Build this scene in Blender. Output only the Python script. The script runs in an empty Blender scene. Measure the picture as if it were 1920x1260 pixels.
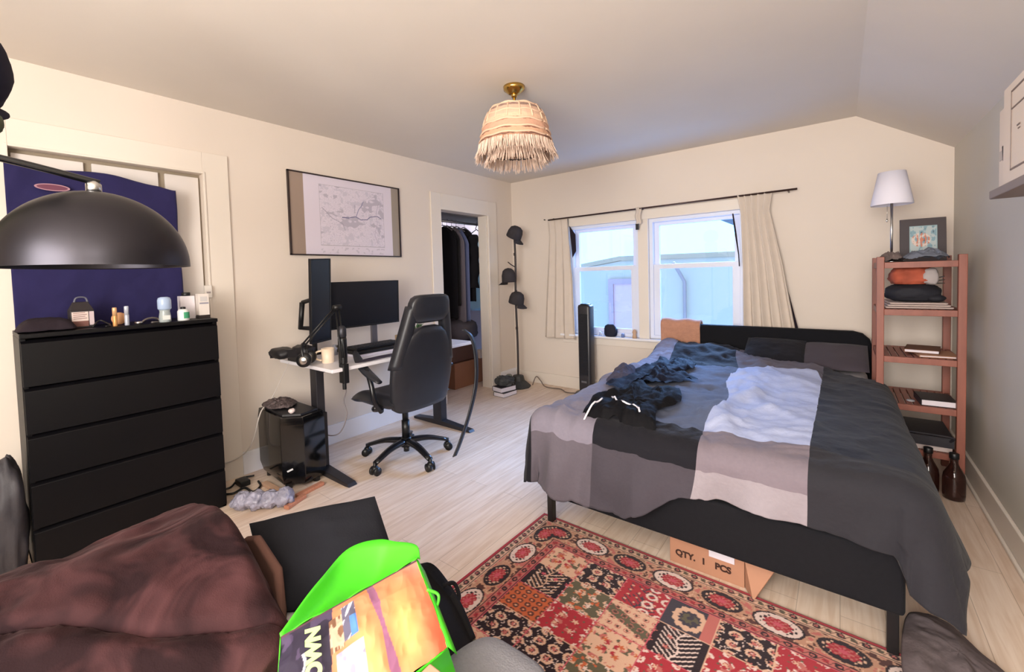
import bpy, bmesh, math, random
import numpy as np
from mathutils import Vector, Matrix
random.seed(7)
SC = bpy.context.scene
COL = SC.collection
PI = math.pi

# ------------------------------------------------------------------ colours
def lin(c):
    out = []
    for v in c[:3]:
        v = v / 255.0
        out.append(v / 12.92 if v <= 0.04045 else ((v + 0.055) / 1.055) ** 2.4)
    return (out[0], out[1], out[2], 1.0)

MATS = {}
def mat(name, rgb, rough=0.6, metal=0.0, noise=0.0, nscale=8.0, bump=0.0, bscale=60.0, spec=0.5,
        sheen=0.0, coat=0.0, alpha=1.0, stretch=(1, 1, 1), trans=0.0, sss=0.0):
    if name in MATS: return MATS[name]
    m = bpy.data.materials.new(name); m.use_nodes = True
    nt = m.node_tree; N = nt.nodes; L = nt.links
    b = N['Principled BSDF']
    b.inputs['Roughness'].default_value = rough
    b.inputs['Metallic'].default_value = metal
    b.inputs['Specular IOR Level'].default_value = spec if rough < .7 else min(spec, .18)
    b.inputs['Sheen Weight'].default_value = sheen * .5
    b.inputs['Coat Weight'].default_value = coat
    b.inputs['Alpha'].default_value = alpha
    b.inputs['Transmission Weight'].default_value = trans
    tc = N.new('ShaderNodeTexCoord'); mp = N.new('ShaderNodeMapping')
    mp.inputs['Scale'].default_value = stretch
    L.new(tc.outputs['Object'], mp.inputs['Vector'])
    if noise > 0:
        n = N.new('ShaderNodeTexNoise'); n.inputs['Scale'].default_value = nscale; n.inputs['Detail'].default_value = 5
        L.new(mp.outputs['Vector'], n.inputs['Vector'])
        r = N.new('ShaderNodeValToRGB')
        c = lin(rgb)
        r.color_ramp.elements[0].position = 0.3; r.color_ramp.elements[1].position = 0.7
        r.color_ramp.elements[0].color = (c[0] * (1 - noise), c[1] * (1 - noise), c[2] * (1 - noise), 1)
        r.color_ramp.elements[1].color = (min(1, c[0] * (1 + noise)), min(1, c[1] * (1 + noise)), min(1, c[2] * (1 + noise)), 1)
        L.new(n.outputs['Fac'], r.inputs['Fac']); L.new(r.outputs['Color'], b.inputs['Base Color'])
    else:
        b.inputs['Base Color'].default_value = lin(rgb)
    if bump > 0:
        n2 = N.new('ShaderNodeTexNoise'); n2.inputs['Scale'].default_value = bscale; n2.inputs['Detail'].default_value = 4
        L.new(mp.outputs['Vector'], n2.inputs['Vector'])
        bp = N.new('ShaderNodeBump'); bp.inputs['Strength'].default_value = bump; bp.inputs['Distance'].default_value = 0.01
        L.new(n2.outputs['Fac'], bp.inputs['Height']); L.new(bp.outputs['Normal'], b.inputs['Normal'])
    MATS[name] = m
    return m

def attr_mat(name, rough=0.9, bump=0.0, bscale=200, spec=0.3, sheen=0.0):
    if name in MATS: return MATS[name]
    m = bpy.data.materials.new(name); m.use_nodes = True
    nt = m.node_tree; b = nt.nodes['Principled BSDF']
    a = nt.nodes.new('ShaderNodeAttribute'); a.attribute_name = 'pattern'
    nt.links.new(a.outputs['Color'], b.inputs['Base Color'])
    b.inputs['Roughness'].default_value = rough; b.inputs['Specular IOR Level'].default_value = spec
    b.inputs['Sheen Weight'].default_value = sheen
    if bump:
        tc = nt.nodes.new('ShaderNodeTexCoord'); n2 = nt.nodes.new('ShaderNodeTexNoise')
        n2.inputs['Scale'].default_value = bscale
        nt.links.new(tc.outputs['Object'], n2.inputs['Vector'])
        bp = nt.nodes.new('ShaderNodeBump'); bp.inputs['Strength'].default_value = bump; bp.inputs['Distance'].default_value = 0.004
        nt.links.new(n2.outputs['Fac'], bp.inputs['Height']); nt.links.new(bp.outputs['Normal'], b.inputs['Normal'])
    MATS[name] = m
    return m

# ------------------------------------------------------------------ numpy noise
_rs = np.random.RandomState(3)
_perm = _rs.rand(4096)
def _h(ix, iy, iz):
    n = (ix.astype(np.int64) * 73856093) ^ (iy.astype(np.int64) * 19349663) ^ (iz.astype(np.int64) * 83492791)
    n = (n ^ (n >> 13)) * 1274126177
    return _perm[np.abs(n ^ (n >> 16)) % 4096]
def vn(x, y, z=0.0):
    x = np.asarray(x, float); y = np.asarray(y, float) + 0 * x; z = np.asarray(z, float) + 0 * x
    ix, iy, iz = np.floor(x), np.floor(y), np.floor(z)
    fx, fy, fz = x - ix, y - iy, z - iz
    fx = fx * fx * (3 - 2 * fx); fy = fy * fy * (3 - 2 * fy); fz = fz * fz * (3 - 2 * fz)
    r = 0
    for dx in (0, 1):
        for dy in (0, 1):
            for dz in (0, 1):
                w = (fx if dx else 1 - fx) * (fy if dy else 1 - fy) * (fz if dz else 1 - fz)
                r = r + w * _h(ix + dx, iy + dy, iz + dz)
    return r * 2 - 1
def fbm(x, y, z=0.0, o=4):
    r = 0; a = 1; s = 0
    for i in range(o):
        r = r + a * vn(x * 2 ** i + 17 * i, y * 2 ** i + 5 * i, np.asarray(z) * 2 ** i); s += a; a *= .5
    return r / s
def ridge(x, y, z=0.0, o=3):
    r = 0; a = 1; s = 0
    for i in range(o):
        r = r + a * (1 - 2 * np.abs(vn(x * 2 ** i + 9 * i, y * 2 ** i + 3 * i, np.asarray(z) * 2 ** i))); s += a; a *= .5
    return r / s
def sstep(a, b, x):
    t = np.clip((np.asarray(x, float) - a) / (b - a), 0, 1); return t * t * (3 - 2 * t)

# ------------------------------------------------------------------ mesh builder
class G:
    def __init__(s): s.v = []; s.f = []; s.m = []; s.sm = []
    def add(s, verts, faces, mi=0, smooth=True, M=None):
        o = len(s.v)
        for p in verts:
            p = Vector((float(p[0]), float(p[1]), float(p[2])))
            if M is not None: p = M @ p
            s.v.append(p)
        for k, f in enumerate(faces):
            s.f.append(tuple(i + o for i in f)); s.m.append(mi[k] if isinstance(mi, (list, tuple)) else mi); s.sm.append(smooth)
        return s
    def box(s, x0, y0, z0, x1, y1, z1, mi=0, M=None):
        x0, x1 = sorted((x0, x1)); y0, y1 = sorted((y0, y1)); z0, z1 = sorted((z0, z1))
        v = [(x0, y0, z0), (x1, y0, z0), (x1, y1, z0), (x0, y1, z0), (x0, y0, z1), (x1, y0, z1), (x1, y1, z1), (x0, y1, z1)]
        f = [(0, 3, 2, 1), (4, 5, 6, 7), (0, 1, 5, 4), (1, 2, 6, 5), (2, 3, 7, 6), (3, 0, 4, 7)]
        return s.add(v, f, mi, False, M)
    def ring(s, x0, x1, z0, z1, y0, y1, l, r, b, t, mi=0):
        """rectangular frame in the xz plane, one clean solid"""
        o = [(x0, z0), (x1, z0), (x1, z1), (x0, z1)]; i = [(x0 + l, z0 + b), (x1 - r, z0 + b), (x1 - r, z1 - t), (x0 + l, z1 - t)]
        v = [(x, y0, z) for x, z in o + i] + [(x, y1, z) for x, z in o + i]; f = []
        for k in range(4):
            n = (k + 1) % 4
            f += [(k, n, 4 + n, 4 + k), (8 + k, 12 + k, 12 + n, 8 + n), (k, 8 + k, 8 + n, n), (4 + k, 4 + n, 12 + n, 12 + k)]
        return s.add(v, f, mi, False)
    def bar(s, p0, p1, w, h, mi=0, up=(0, 0, 1)):
        p0 = Vector(p0); p1 = Vector(p1); d = (p1 - p0); L = d.length; d.normalize()
        u = Vector(up)
        if abs(u.dot(d)) > .98: u = Vector((1, 0, 0))
        r = d.cross(u).normalized(); u = r.cross(d).normalized()
        M = Matrix((( r.x, d.x, u.x, p0.x), (r.y, d.y, u.y, p0.y), (r.z, d.z, u.z, p0.z), (0, 0, 0, 1)))
        return s.box(-w / 2, 0, -h / 2, w / 2, L, h / 2, mi, M)
    def tube(s, pts, r, n=10, mi=0, cap=True, M=None):
        pts = [Vector(p) for p in pts]; k = len(pts)
        rr = r if isinstance(r, (list, tuple)) else [r] * k
        vs = []; fs = []; ref = None
        for i, p in enumerate(pts):
            t = (pts[min(i + 1, k - 1)] - pts[max(i - 1, 0)])
            if t.length < 1e-9: t = Vector((0, 0, 1))
            t.normalize()
            if ref is None:
                ref = Vector((0, 0, 1)) if abs(t.z) < .9 else Vector((1, 0, 0))
            a = t.cross(ref).normalized(); b = a.cross(t).normalized(); ref = b
            for j in range(n):
                q = 2 * PI * j / n
                vs.append(p + (a * math.cos(q) + b * math.sin(q)) * rr[i])
        for i in range(k - 1):
            for j in range(n):
                fs.append((i * n + j, i * n + (j + 1) % n, (i + 1) * n + (j + 1) % n, (i + 1) * n + j))
        if cap:
            fs.append(tuple(range(n))[::-1]); fs.append(tuple((k - 1) * n + j for j in range(n)))
        return s.add(vs, fs, mi, True, M)
    def cyl(s, p0, p1, r0, r1=None, n=24, mi=0): return s.tube([p0, p1], [r0, r0 if r1 is None else r1], n, mi)
    def lathe(s, prof, c=(0, 0, 0), n=32, mi=0, cap=True, M=None):
        vs = []; fs = []; k = len(prof)
        for (r, z) in prof:
            for j in range(n):
                q = 2 * PI * j / n
                vs.append((c[0] + r * math.cos(q), c[1] + r * math.sin(q), c[2] + z))
        for i in range(k - 1):
            for j in range(n):
                fs.append((i * n + j, i * n + (j + 1) % n, (i + 1) * n + (j + 1) % n, (i + 1) * n + j))
        if cap:
            fs.append(tuple(range(n))[::-1]); fs.append(tuple((k - 1) * n + j for j in range(n)))
        return s.add(vs, fs, mi, True, M)
    def loft(s, rings, mi=0, cap=True, M=None):
        n = len(rings[0]); vs = [p for r in rings for p in r]; fs = []
        for i in range(len(rings) - 1):
            for j in range(n):
                fs.append((i * n + j, i * n + (j + 1) % n, (i + 1) * n + (j + 1) % n, (i + 1) * n + j))
        if cap:
            fs.append(tuple(range(n))[::-1]); fs.append(tuple((len(rings) - 1) * n + j for j in range(n)))
        return s.add(vs, fs, mi, True, M)
    def grid(s, P, mi=None, closeu=False, M=None, smooth=True, flip=False):
        """P: array (nu, nv, 3)."""
        nu, nv = P.shape[:2]; vs = P.reshape(-1, 3); fs = []; ms = []
        for i in range(nu - 1 + (1 if closeu else 0)):
            for j in range(nv - 1):
                a = i * nv + j; b = ((i + 1) % nu) * nv + j
                q = (a, b, b + 1, a + 1)
                fs.append(q[::-1] if flip else q); ms.append(mi(i, j) if callable(mi) else (mi or 0))
        return s.add(vs, fs, ms, smooth, M)
    def blob(s, c, r, amp=.1, fr=3., e=1.0, n=28, mi=0, seed=0., flat=None, M=None):
        """closed lump; e<1 boxier; flat = lowest z allowed"""
        th = np.linspace(-PI / 2, PI / 2, n); ph = np.linspace(0, 2 * PI, 2 * n, endpoint=False)
        T, F = np.meshgrid(th, ph, indexing='ij')
        sp = lambda w: np.sign(w) * np.abs(w) ** e
        x = sp(np.cos(T)) * sp(np.cos(F)); y = sp(np.cos(T)) * sp(np.sin(F)); z = sp(np.sin(T))
        k = 1 + amp * (fbm(x * fr + seed, y * fr, z * fr + seed, 3) + .6 * ridge(x * fr + 5 + seed, y * fr, z * fr, 2))
        P = np.stack([c[0] + x * r[0] * k, c[1] + y * r[1] * k, c[2] + z * r[2] * k], -1)
        if flat is not None: P[..., 2] = np.maximum(P[..., 2], flat)
        m = 2 * n; vs = P.reshape(-1, 3); fs = []
        for i in range(n - 1):
            for j in range(m):
                fs.append((i * m + j, i * m + (j + 1) % m, (i + 1) * m + (j + 1) % m, (i + 1) * m + j))
        return s.add(vs, fs, mi, True, M)
    def pillow(s, w, d, t, M, n=26, mi=0, amp=.12, seed=0., p=2.6):
        u = np.linspace(-1, 1, n); U, V = np.meshgrid(u, u, indexing='ij')
        th = t * (np.clip(1 - np.abs(U) ** p, 0, 1) ** .5) * (np.clip(1 - np.abs(V) ** p, 0, 1) ** .5)
        pin = 1 - .07 * (U * U + V * V - U * U * V * V)
        for sg in (1, -1):
            wr = 1 + amp * (ridge(U * 2.3 + seed, V * 2.3, sg, 3) + fbm(U * 3, V * 3 + seed, sg))
            P = np.stack([U * w / 2 * (1 - .05 * (1 - V * V) * 0 - .06 * (V * V < 0)) * pin ** .3, V * d / 2 * pin ** .3, sg * th * wr / 2], -1)
            s.grid(P, mi, M=M, flip=(sg < 0))
        return s
    def patch(s, outline, base, h, wr=.01, wf=14., mi=0, nr=22, na=120, seed=0., drop=None, p=4.):
        """soft cloth lying on base(x,y); outline = closed list of xy"""
        o = np.array(outline, float); k = len(o)
        t = np.linspace(0, k, na, endpoint=False); i = t.astype(int); f = (t - i)[:, None]
        p0, p1, p2, p3 = o[(i - 1) % k], o[i % k], o[(i + 1) % k], o[(i + 2) % k]
        C = .5 * ((2 * p1) + (-p0 + p2) * f + (2 * p0 - 5 * p1 + 4 * p2 - p3) * f ** 2 + (-p0 + 3 * p1 - 3 * p2 + p3) * f ** 3)
        c = o.mean(0); R = np.linspace(0, 1, nr) ** .8
        P = np.zeros((nr, na, 3))
        for a in range(nr):
            xy = c + (C - c) * R[a]
            P[a, :, 0] = xy[:, 0]; P[a, :, 1] = xy[:, 1]
        X, Y = P[..., 0], P[..., 1]
        Rg = R[:, None] + 0 * X
        P[..., 2] = base(X, Y) + h * (1 - Rg ** p) * (1 + .4 * fbm(X * 7 + seed, Y * 7)) + wr * (1 - .6 * Rg) * (ridge(X * wf + seed, Y * wf * .7, seed, 3) + 1)
        P = np.transpose(P, (1, 0, 2))
        return s.grid(P, mi, closeu=True, flip=True)

ORIG = {}
def setprops(o, label=None, cat=None, group=None, kind=None):
    if label: o['label'] = label
    if cat: o['category'] = cat
    if group: o['group'] = group
    if kind: o['kind'] = kind
    return o
def thing(name, label, cat, loc=(0, 0, 0), rotz=0., group=None, local=False):
    o = bpy.data.objects.new(name, None); COL.objects.link(o); o.empty_display_size = .1
    o.location = loc; o.rotation_euler = (0, 0, rotz)
    ORIG[o] = Vector((0, 0, 0)) if local else Vector(loc)
    return setprops(o, label, cat, group)
def build(g, name, mats, parent=None, label=None, cat=None, group=None, kind=None, bevel=0, seg=2, subd=0, solid=0, smooth=None, base=True, loc=None):
    me = bpy.data.meshes.new(name)
    if parent is not None: org = ORIG[parent]
    elif loc is not None: org = Vector(loc)
    elif base and kind != 'structure':
        xs = [p.x for p in g.v]; ys = [p.y for p in g.v]; zs = [p.z for p in g.v]
        org = Vector(((min(xs) + max(xs)) / 2, (min(ys) + max(ys)) / 2, min(zs)))
    else: org = Vector((0, 0, 0))
    me.from_pydata([tuple(p - org) for p in g.v], [], g.f)
    if not isinstance(mats, (list, tuple)): mats = [mats]
    for m in mats: me.materials.append(m)
    me.polygons.foreach_set('material_index', g.m)
    me.polygons.foreach_set('use_smooth', g.sm if smooth is None else [smooth] * len(g.f))
    me.update()
    o = bpy.data.objects.new(name, me); COL.objects.link(o)
    if parent is not None: o.parent = parent; ORIG[o] = org
    else: o.location = org; ORIG[o] = org
    if solid:
        md = o.modifiers.new('solid', 'SOLIDIFY'); md.thickness = solid; md.offset = 0
    if bevel:
        md = o.modifiers.new('bevel', 'BEVEL'); md.width = bevel; md.segments = seg; md.limit_method = 'ANGLE'; md.angle_limit = .6
        md.harden_normals = False
        for p in me.polygons: p.use_smooth = True
        try: me.shade_smooth_by_angle = True
        except Exception: pass
        wn = o.modifiers.new('wn', 'WEIGHTED_NORMAL'); wn.keep_sharp = False
    if subd:
        md = o.modifiers.new('subd', 'SUBSURF'); md.levels = subd; md.render_levels = subd
    return setprops(o, label, cat, group, kind)
def struct(g, name, m, parent=None, bevel=0, **k):
    return build(g, name, m, parent, kind=None if parent else 'structure', bevel=bevel, **k)
def copy_thing(root, loc, rotz=None, label=None, group=None):
    r = root.copy(); COL.objects.link(r); r.location = loc
    if rotz is not None: r.rotation_euler = (0, 0, rotz)
    if label: r['label'] = label
    if group: r['group'] = group
    for ch in list(root.children):
        c = ch.copy(); COL.objects.link(c); c.parent = r
        for g2 in list(ch.children):
            d = g2.copy(); COL.objects.link(d); d.parent = c
    return r
def paint(o, cols):
    a = o.data.color_attributes.new('pattern', 'FLOAT_COLOR', 'POINT')
    c = np.ones((len(cols), 4), np.float32); c[:, :3] = cols
    a.data.foreach_set('color', c.ravel())
def L3(c): return np.array(lin(c)[:3])
def text_mesh(txt, M, size, mi=0, off=0.):
    cu = bpy.data.curves.new('t', 'FONT'); cu.body = txt; cu.size = size; cu.offset = off; cu.align_x = 'CENTER'; cu.align_y = 'CENTER'; cu.extrude = .0006
    ob = bpy.data.objects.new('t', cu); COL.objects.link(ob)
    dg = bpy.context.evaluated_depsgraph_get(); me = bpy.data.meshes.new_from_object(ob.evaluated_get(dg))
    g = G(); g.add([v.co for v in me.vertices], [tuple(p.vertices) for p in me.polygons], mi, False, M)
    bpy.data.objects.remove(ob); bpy.data.meshes.remove(me); bpy.data.curves.remove(cu)
    return g
def frameM(o, x, y, z=None):
    o = Vector(o); x = Vector(x).normalized(); y = Vector(y); y = (y - x * y.dot(x)).normalized(); z = x.cross(y)
    return Matrix(((x.x, y.x, z.x, o.x), (x.y, y.y, z.y, o.y), (x.z, y.z, z.z, o.z), (0, 0, 0, 1)))
def spline(pts, n=40):
    P = [Vector(p) for p in pts]; P = [P[0] * 2 - P[1]] + P + [P[-1] * 2 - P[-2]]; out = []
    k = len(P) - 3
    for q in range(n + 1):
        t = q / n * k; i = min(int(t), k - 1); f = t - i; a, b, c, d = P[i:i + 4]
        out.append(.5 * ((2 * b) + (c - a) * f + (2 * a - 5 * b + 4 * c - d) * f * f + (3 * b - a - 3 * c + d) * f ** 3))
    return out

# ------------------------------------------------------------------ materials
WALL = mat('wall_paint', (226, 213, 200), .75, noise=.015, nscale=2, bump=.03, bscale=180)
CEIL = mat('ceiling_paint', (225, 217, 207), .8, noise=.02, nscale=2, bump=.03, bscale=150)
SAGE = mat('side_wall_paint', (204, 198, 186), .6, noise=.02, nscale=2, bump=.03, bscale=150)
TRIM = mat('trim_paint', (230, 219, 206), .45)
WHITE = mat('white_paint', (236, 234, 238), .4)
BLACKW = mat('black_laminate', (7, 6, 9), .45, noise=.1, nscale=3, spec=.22)
BLACK = mat('black_plastic', (18, 18, 20), .4)
BLACKG = mat('black_gloss', (10, 10, 12), .12)
CHAR = mat('charcoal_metal', (48, 46, 50), .45, metal=.3)
LEATH = mat('black_leather', (33, 34, 40), .38, noise=.1, nscale=20, bump=.1, bscale=250)
CHROME = mat('polished_metal', (200, 198, 195), .25, metal=1)
BRASS = mat('brass', (200, 165, 90), .22, metal=1)
DTOP = mat('desk_white', (232, 228, 232), .35)
# floor: oak planks along Y
def floor_mat():
    m = bpy.data.materials.new('oak_planks'); m.use_nodes = True; nt = m.node_tree; N = nt.nodes; L = nt.links
    b = N['Principled BSDF']; b.inputs['Roughness'].default_value = .42
    tc = N.new('ShaderNodeTexCoord'); mp = N.new('ShaderNodeMapping'); mp.inputs['Rotation'].default_value = (0, 0, PI / 2)
    L.new(tc.outputs['Object'], mp.inputs['Vector'])
    br = N.new('ShaderNodeTexBrick'); br.inputs['Scale'].default_value = 1; br.inputs['Brick Width'].default_value = 1.3
    br.inputs['Row Height'].default_value = .13; br.inputs['Mortar Size'].default_value = .0012; br.inputs['Bias'].default_value = 0
    br.inputs['Color1'].default_value = lin((236, 216, 198)); br.inputs['Color2'].default_value = lin((228, 206, 187)); br.inputs['Mortar'].default_value = lin((190, 168, 148))
    L.new(mp.outputs['Vector'], br.inputs['Vector'])
    mp2 = N.new('ShaderNodeMapping'); mp2.inputs['Scale'].default_value = (14, 1.0, 1); L.new(tc.outputs['Object'], mp2.inputs['Vector'])
    n = N.new('ShaderNodeTexNoise'); n.inputs['Scale'].default_value = 3.5; n.inputs['Detail'].default_value = 6; n.inputs['Distortion'].default_value = .6
    L.new(mp2.outputs['Vector'], n.inputs['Vector'])
    r = N.new('ShaderNodeValToRGB'); r.color_ramp.elements[0].position = .35; r.color_ramp.elements[1].position = .65
    r.color_ramp.elements[0].color = lin((238, 230, 222)); r.color_ramp.elements[1].color = (1, 1, 1, 1)
    L.new(n.outputs['Fac'], r.inputs['Fac'])
    mx = N.new('ShaderNodeMix'); mx.data_type = 'RGBA'; mx.blend_type = 'MULTIPLY'; mx.inputs[0].default_value = 1
    L.new(br.outputs['Color'], mx.inputs[6]); L.new(r.outputs['Color'], mx.inputs[7]); L.new(mx.outputs[2], b.inputs['Base Color'])
    return m
FLOOR = floor_mat()
def glass_mat():
    m = bpy.data.materials.new('window_glass'); m.use_nodes = True; nt = m.node_tree; N = nt.nodes; L = nt.links
    t = N.new('ShaderNodeBsdfTransparent'); t.inputs[0].default_value = (.93, .97, 1, 1); g = N.new('ShaderNodeBsdfGlossy'); g.inputs['Roughness'].default_value = .02
    mx = N.new('ShaderNodeMixShader'); mx.inputs[0].default_value = .05
    L.new(t.outputs[0], mx.inputs[1]); L.new(g.outputs[0], mx.inputs[2]); L.new(mx.outputs[0], N['Material Output'].inputs[0])
    return m
GLASS = glass_mat()

# ================================================================== SETTING
XL, XR, YB, YN, H = -3.13, .6, 4.22, -1.6, 2.39
g = G(); g.box(XL - .9, YN - .1, -.1, XR + .15, YB + .2, 0); struct(g, 'floor', FLOOR)
XS, ZS = .087, 2.055   # where the ceiling starts to slope, and its height at the side wall
g = G()
g.add([(XL, YN, H), (XS, YN, H), (XS, YB, H), (XL, YB, H), (XR, YN, ZS), (XR, YB, ZS),
       (XL, YN, H + .1), (XS + .03, YN, H + .1), (XS + .03, YB, H + .1), (XL, YB, H + .1), (XR, YN, ZS + .12), (XR, YB, ZS + .12)],
      [(0, 3, 2, 1), (1, 2, 5, 4), (6, 7, 8, 9), (7, 10, 11, 8), (0, 6, 9, 3), (4, 5, 11, 10), (0, 1, 7, 6), (1, 4, 10, 7), (3, 9, 8, 2), (2, 8, 11, 5)], 0, False)
struct(g, 'ceiling', CEIL)
# left wall with two openings
T = .12
D1 = (.184, .986, 1.965); D2 = (3.026, 3.745, 1.955)
g = G(); x0, x1 = XL - T, XL
g.box(x0, YN, 0, x1, D1[0], H); g.box(x0, D1[0], D1[2], x1, D1[1], H); g.box(x0, D1[1], 0, x1, D2[0], H)
g.box(x0, D2[0], D2[2], x1, D2[1], H); g.box(x0, D2[1], 0, x1, YB + .15, H)
struct(g, 'wall_left', WALL)
# back wall with two window openings
W1 = (-2.345, -1.575); W2 = (-1.475, -.655); WZ = (.615, 1.79)
g = G(); y0, y1 = YB, YB + .15
g.box(XL, y0, 0, XR + .1, y1, WZ[0]); g.box(XL, y0, WZ[1], XR + .1, y1, H + .1)
g.box(XL, y0, WZ[0], W1[0], y1, WZ[1]); g.box(W1[1], y0, WZ[0], W2[0], y1, WZ[1]); g.box(W2[1], y0, WZ[0], XR + .1, y1, WZ[1])
struct(g, 'wall_back', WALL)
g = G(); g.box(XR, YN, 0, XR + .1, YB + .15, H); struct(g, 'wall_right', SAGE)
g = G(); g.box(XL - .1, YN - .1, 0, XR + .1, YN, H + .1); struct(g, 'wall_near', WALL)
# baseboards
def baseboard(name, boxes, m):
    g = G()
    for b in boxes: g.box(*b)
    struct(g, name, m, bevel=.004)
baseboard('baseboard_left', [(XL, 1.129, 0, XL + .018, 2.892, .15), (XL, 3.9, 0, XL + .018, YB, .15), (XL, YN, 0, XL + .018, .05, .15)], WHITE)
baseboard('baseboard_back', [(XL + .018, YB - .018, 0, XR - .018, YB, .13)], TRIM)
baseboard('baseboard_right', [(XR - .016, YN, 0, XR, YB - .018, .135), (XR - .03, YN, 0, XR - .016, YB - .018, .018)], TRIM)
# closet on the left: folding panel door
g = G(); cx = XL + .016
g.box(XL, .05, 0, cx, D1[0], 2.10); g.box(XL, D1[1], 0, cx, 1.129, 2.10); g.box(XL, D1[0], D1[2], cx, D1[1], 2.10)
g.box(cx, D1[0] - .012, 0, cx + .006, D1[0], D1[2] + .012); g.box(cx, D1[1], 0, cx + .006, D1[1] + .012, D1[2] + .012); g.box(cx, D1[0], D1[2], cx + .006, D1[1], D1[2] + .012)
struct(g, 'trim_1', TRIM, bevel=.002)
DOORW = mat('door_white', (222, 214, 208), .5); DGREY = mat('door_track', (150, 136, 116), .6)
g = G(); g.box(XL - .085, D1[0], 0, XL - .05, D1[1], D1[2]); dr = struct(g, 'door_1', DGREY)
for a, b in ((.195, .452), (.484, .772), (.804, .975)):
    g = G(); g.box(XL - .05, a, .02, XL - .03, b, 1.945); build(g, 'door_panel', DOORW, dr, bevel=.003)
# doorway to the walk-in closet
g = G()
for (ya, yb, za, zb) in ((2.892, D2[0], 0, 2.115), (D2[1], 3.905, 0, 2.115), (D2[0], D2[1], D2[2], 2.115)):
    g.box(XL, ya, za, cx, yb, zb)
g.box(cx, D2[1], 0, cx + .008, D2[1] + .02, D2[2]); g.box(XL - T, D2[1] - .015, 0, XL, D2[1], D2[2]); g.box(XL - T, D2[0], 0, XL, D2[0] + .015, D2[2])
struct(g, 'door_2', TRIM, bevel=.003)
CLW = mat('closet_paint', (200, 190, 196), .8)
g = G(); xc0, xc1 = -4.45, XL - T
g.box(xc0 - .05, 2.2, 0, xc0, 4.7, H); g.box(xc0, 2.15, 0, xc1, 2.2, H); g.box(xc0, 4.65, 0, xc1, 4.7, H); g.box(xc0 - .05, 2.15, H, xc1, 4.7, H + .05); g.box(xc0, 2.15, -.1, XL - .89, 4.7, 0.0)
g.box(xc1 - .002, YB + .15, 0, xc1 + .1, 4.7, H)
struct(g, 'wall_closet', CLW)
# windows
SASH = mat('window_vinyl', (226, 230, 244), .35)
def window(i, xa, xb):
    za, zb = WZ; f = .035
    g = G(); ya, yb = YB + .02, YB + .11
    g.ring(xa, xb, za, zb, ya, yb, f, f, f, f)
    w = struct(g, 'window_%d' % i, SASH, bevel=.003)
    zm = 1.345; s = .05
    for (nm, z0, z1, y0) in (('lower_sash', za + f, zm, YB + .035), ('upper_sash', zm - .03, zb - f, YB + .07)):
        g = G(); x0, x1 = xa + f, xb - f; y1 = y0 + .03; t = .045 if nm == 'lower_sash' else .032
        g.ring(x0, x1, z0, z1, y0, y1, t + .015, t + .015, t, t)
        sh = build(g, nm, SASH, w, bevel=.003)
        g = G(); g.box(x0 + t, y0 + .012, z0 + t - .005, x1 - t, y0 + .016, z1 - t + .005); build(g, 'pane', GLASS, sh)
window(1, *W1); window(2, *W2)
g = G()
g.box(W1[0] - .1, YB - .016, WZ[0], W1[0], YB, 1.885); g.box(W1[1], YB - .016, WZ[0], W2[0], YB, WZ[1]); g.box(W2[1], YB - .016, WZ[0], W2[1] + .1, YB, 1.885)
g.box(W1[0] - .1, YB - .016, WZ[1], W2[1] + .1, YB, 1.885); g.box(W1[0] - .1, YB - .016, WZ[0] - .1, W2[1] + .1, YB, WZ[0] - .022)
struct(g, 'trim_2', TRIM, bevel=.003)
g = G(); g.box(W1[0] - .13, YB - .06, WZ[0] - .022, W2[1] + .13, YB + .02, WZ[0]); struct(g, 'trim_3', WHITE, bevel=.004)
# neighbouring house outside
NB = mat('neighbour_siding', (186, 160, 134), .8); NR = mat('neighbour_roof', (176, 140, 108), .9)
nh = thing('neighbour_house', 'pale blue neighbouring house with a gable roof seen through the windows', 'house', (-3, 8.2, -2))
g = G()
g.add([(-4.3, 8, -2.5), (3, 8, -2.5), (3, 8, 1.47), (-3.3, 8, 1.50), (-4.3, 8, 1.36), (-4.3, 12, -2.5), (3, 12, -2.5), (3, 12, 1.47), (-3.3, 12, 1.50), (-4.3, 12, 1.36)],
      [(0, 1, 2, 3, 4), (5, 9, 8, 7, 6), (0, 5, 6, 1), (1, 6, 7, 2), (2, 7, 8, 3), (3, 8, 9, 4), (4, 9, 5, 0)], 0, False)
build(g, 'wall', NB, nh)
g = G(); g.add([(-4.9, 7.96, 1.36), (-3.35, 7.96, 1.585), (3, 7.96, 1.53), (3, 7.96, 1.46), (-3.35, 7.96, 1.50), (-4.9, 7.96, 1.28),
                (-4.9, 11.6, 1.33), (-3.35, 11.6, 1.57), (3, 11.6, 1.52), (3, 11.6, 1.46), (-3.35, 11.6, 1.50), (-4.9, 11.6, 1.28)],
               [(0, 1, 4, 5), (1, 2, 3, 4), (6, 11, 10, 7), (7, 10, 9, 8), (0, 6, 7, 1), (1, 7, 8, 2), (5, 4, 10, 11), (4, 3, 9, 10), (0, 5, 11, 6), (2, 8, 9, 3)], 0, False)
build(g, 'roof', NR, nh)
g = G()
g.ring(-3.58, -2.86, -.1, 1.15, 7.94, 8, .1, .1, .1, .1)
wf = build(g, 'window', mat('nb_frame', (172, 128, 120), .6), nh)
g = G(); g.box(-3.48, 7.97, 0, -2.96, 7.99, 1.05); build(g, 'pane', mat('nb_glass', (205, 150, 140), .3), wf)
g = G(); g.tube([(-2.15, 7.93, -2.5), (-2.15, 7.93, 1.08), (-2.20, 7.88, 1.2), (-2.28, 7.74, 1.42)], .03)
build(g, 'downpipe', mat('nb_pipe', (150, 120, 108), .6), nh)
g = G(); g.cyl((-4.35, 12.6, -2.5), (-4.35, 12.6, 4.2), .05)
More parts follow.
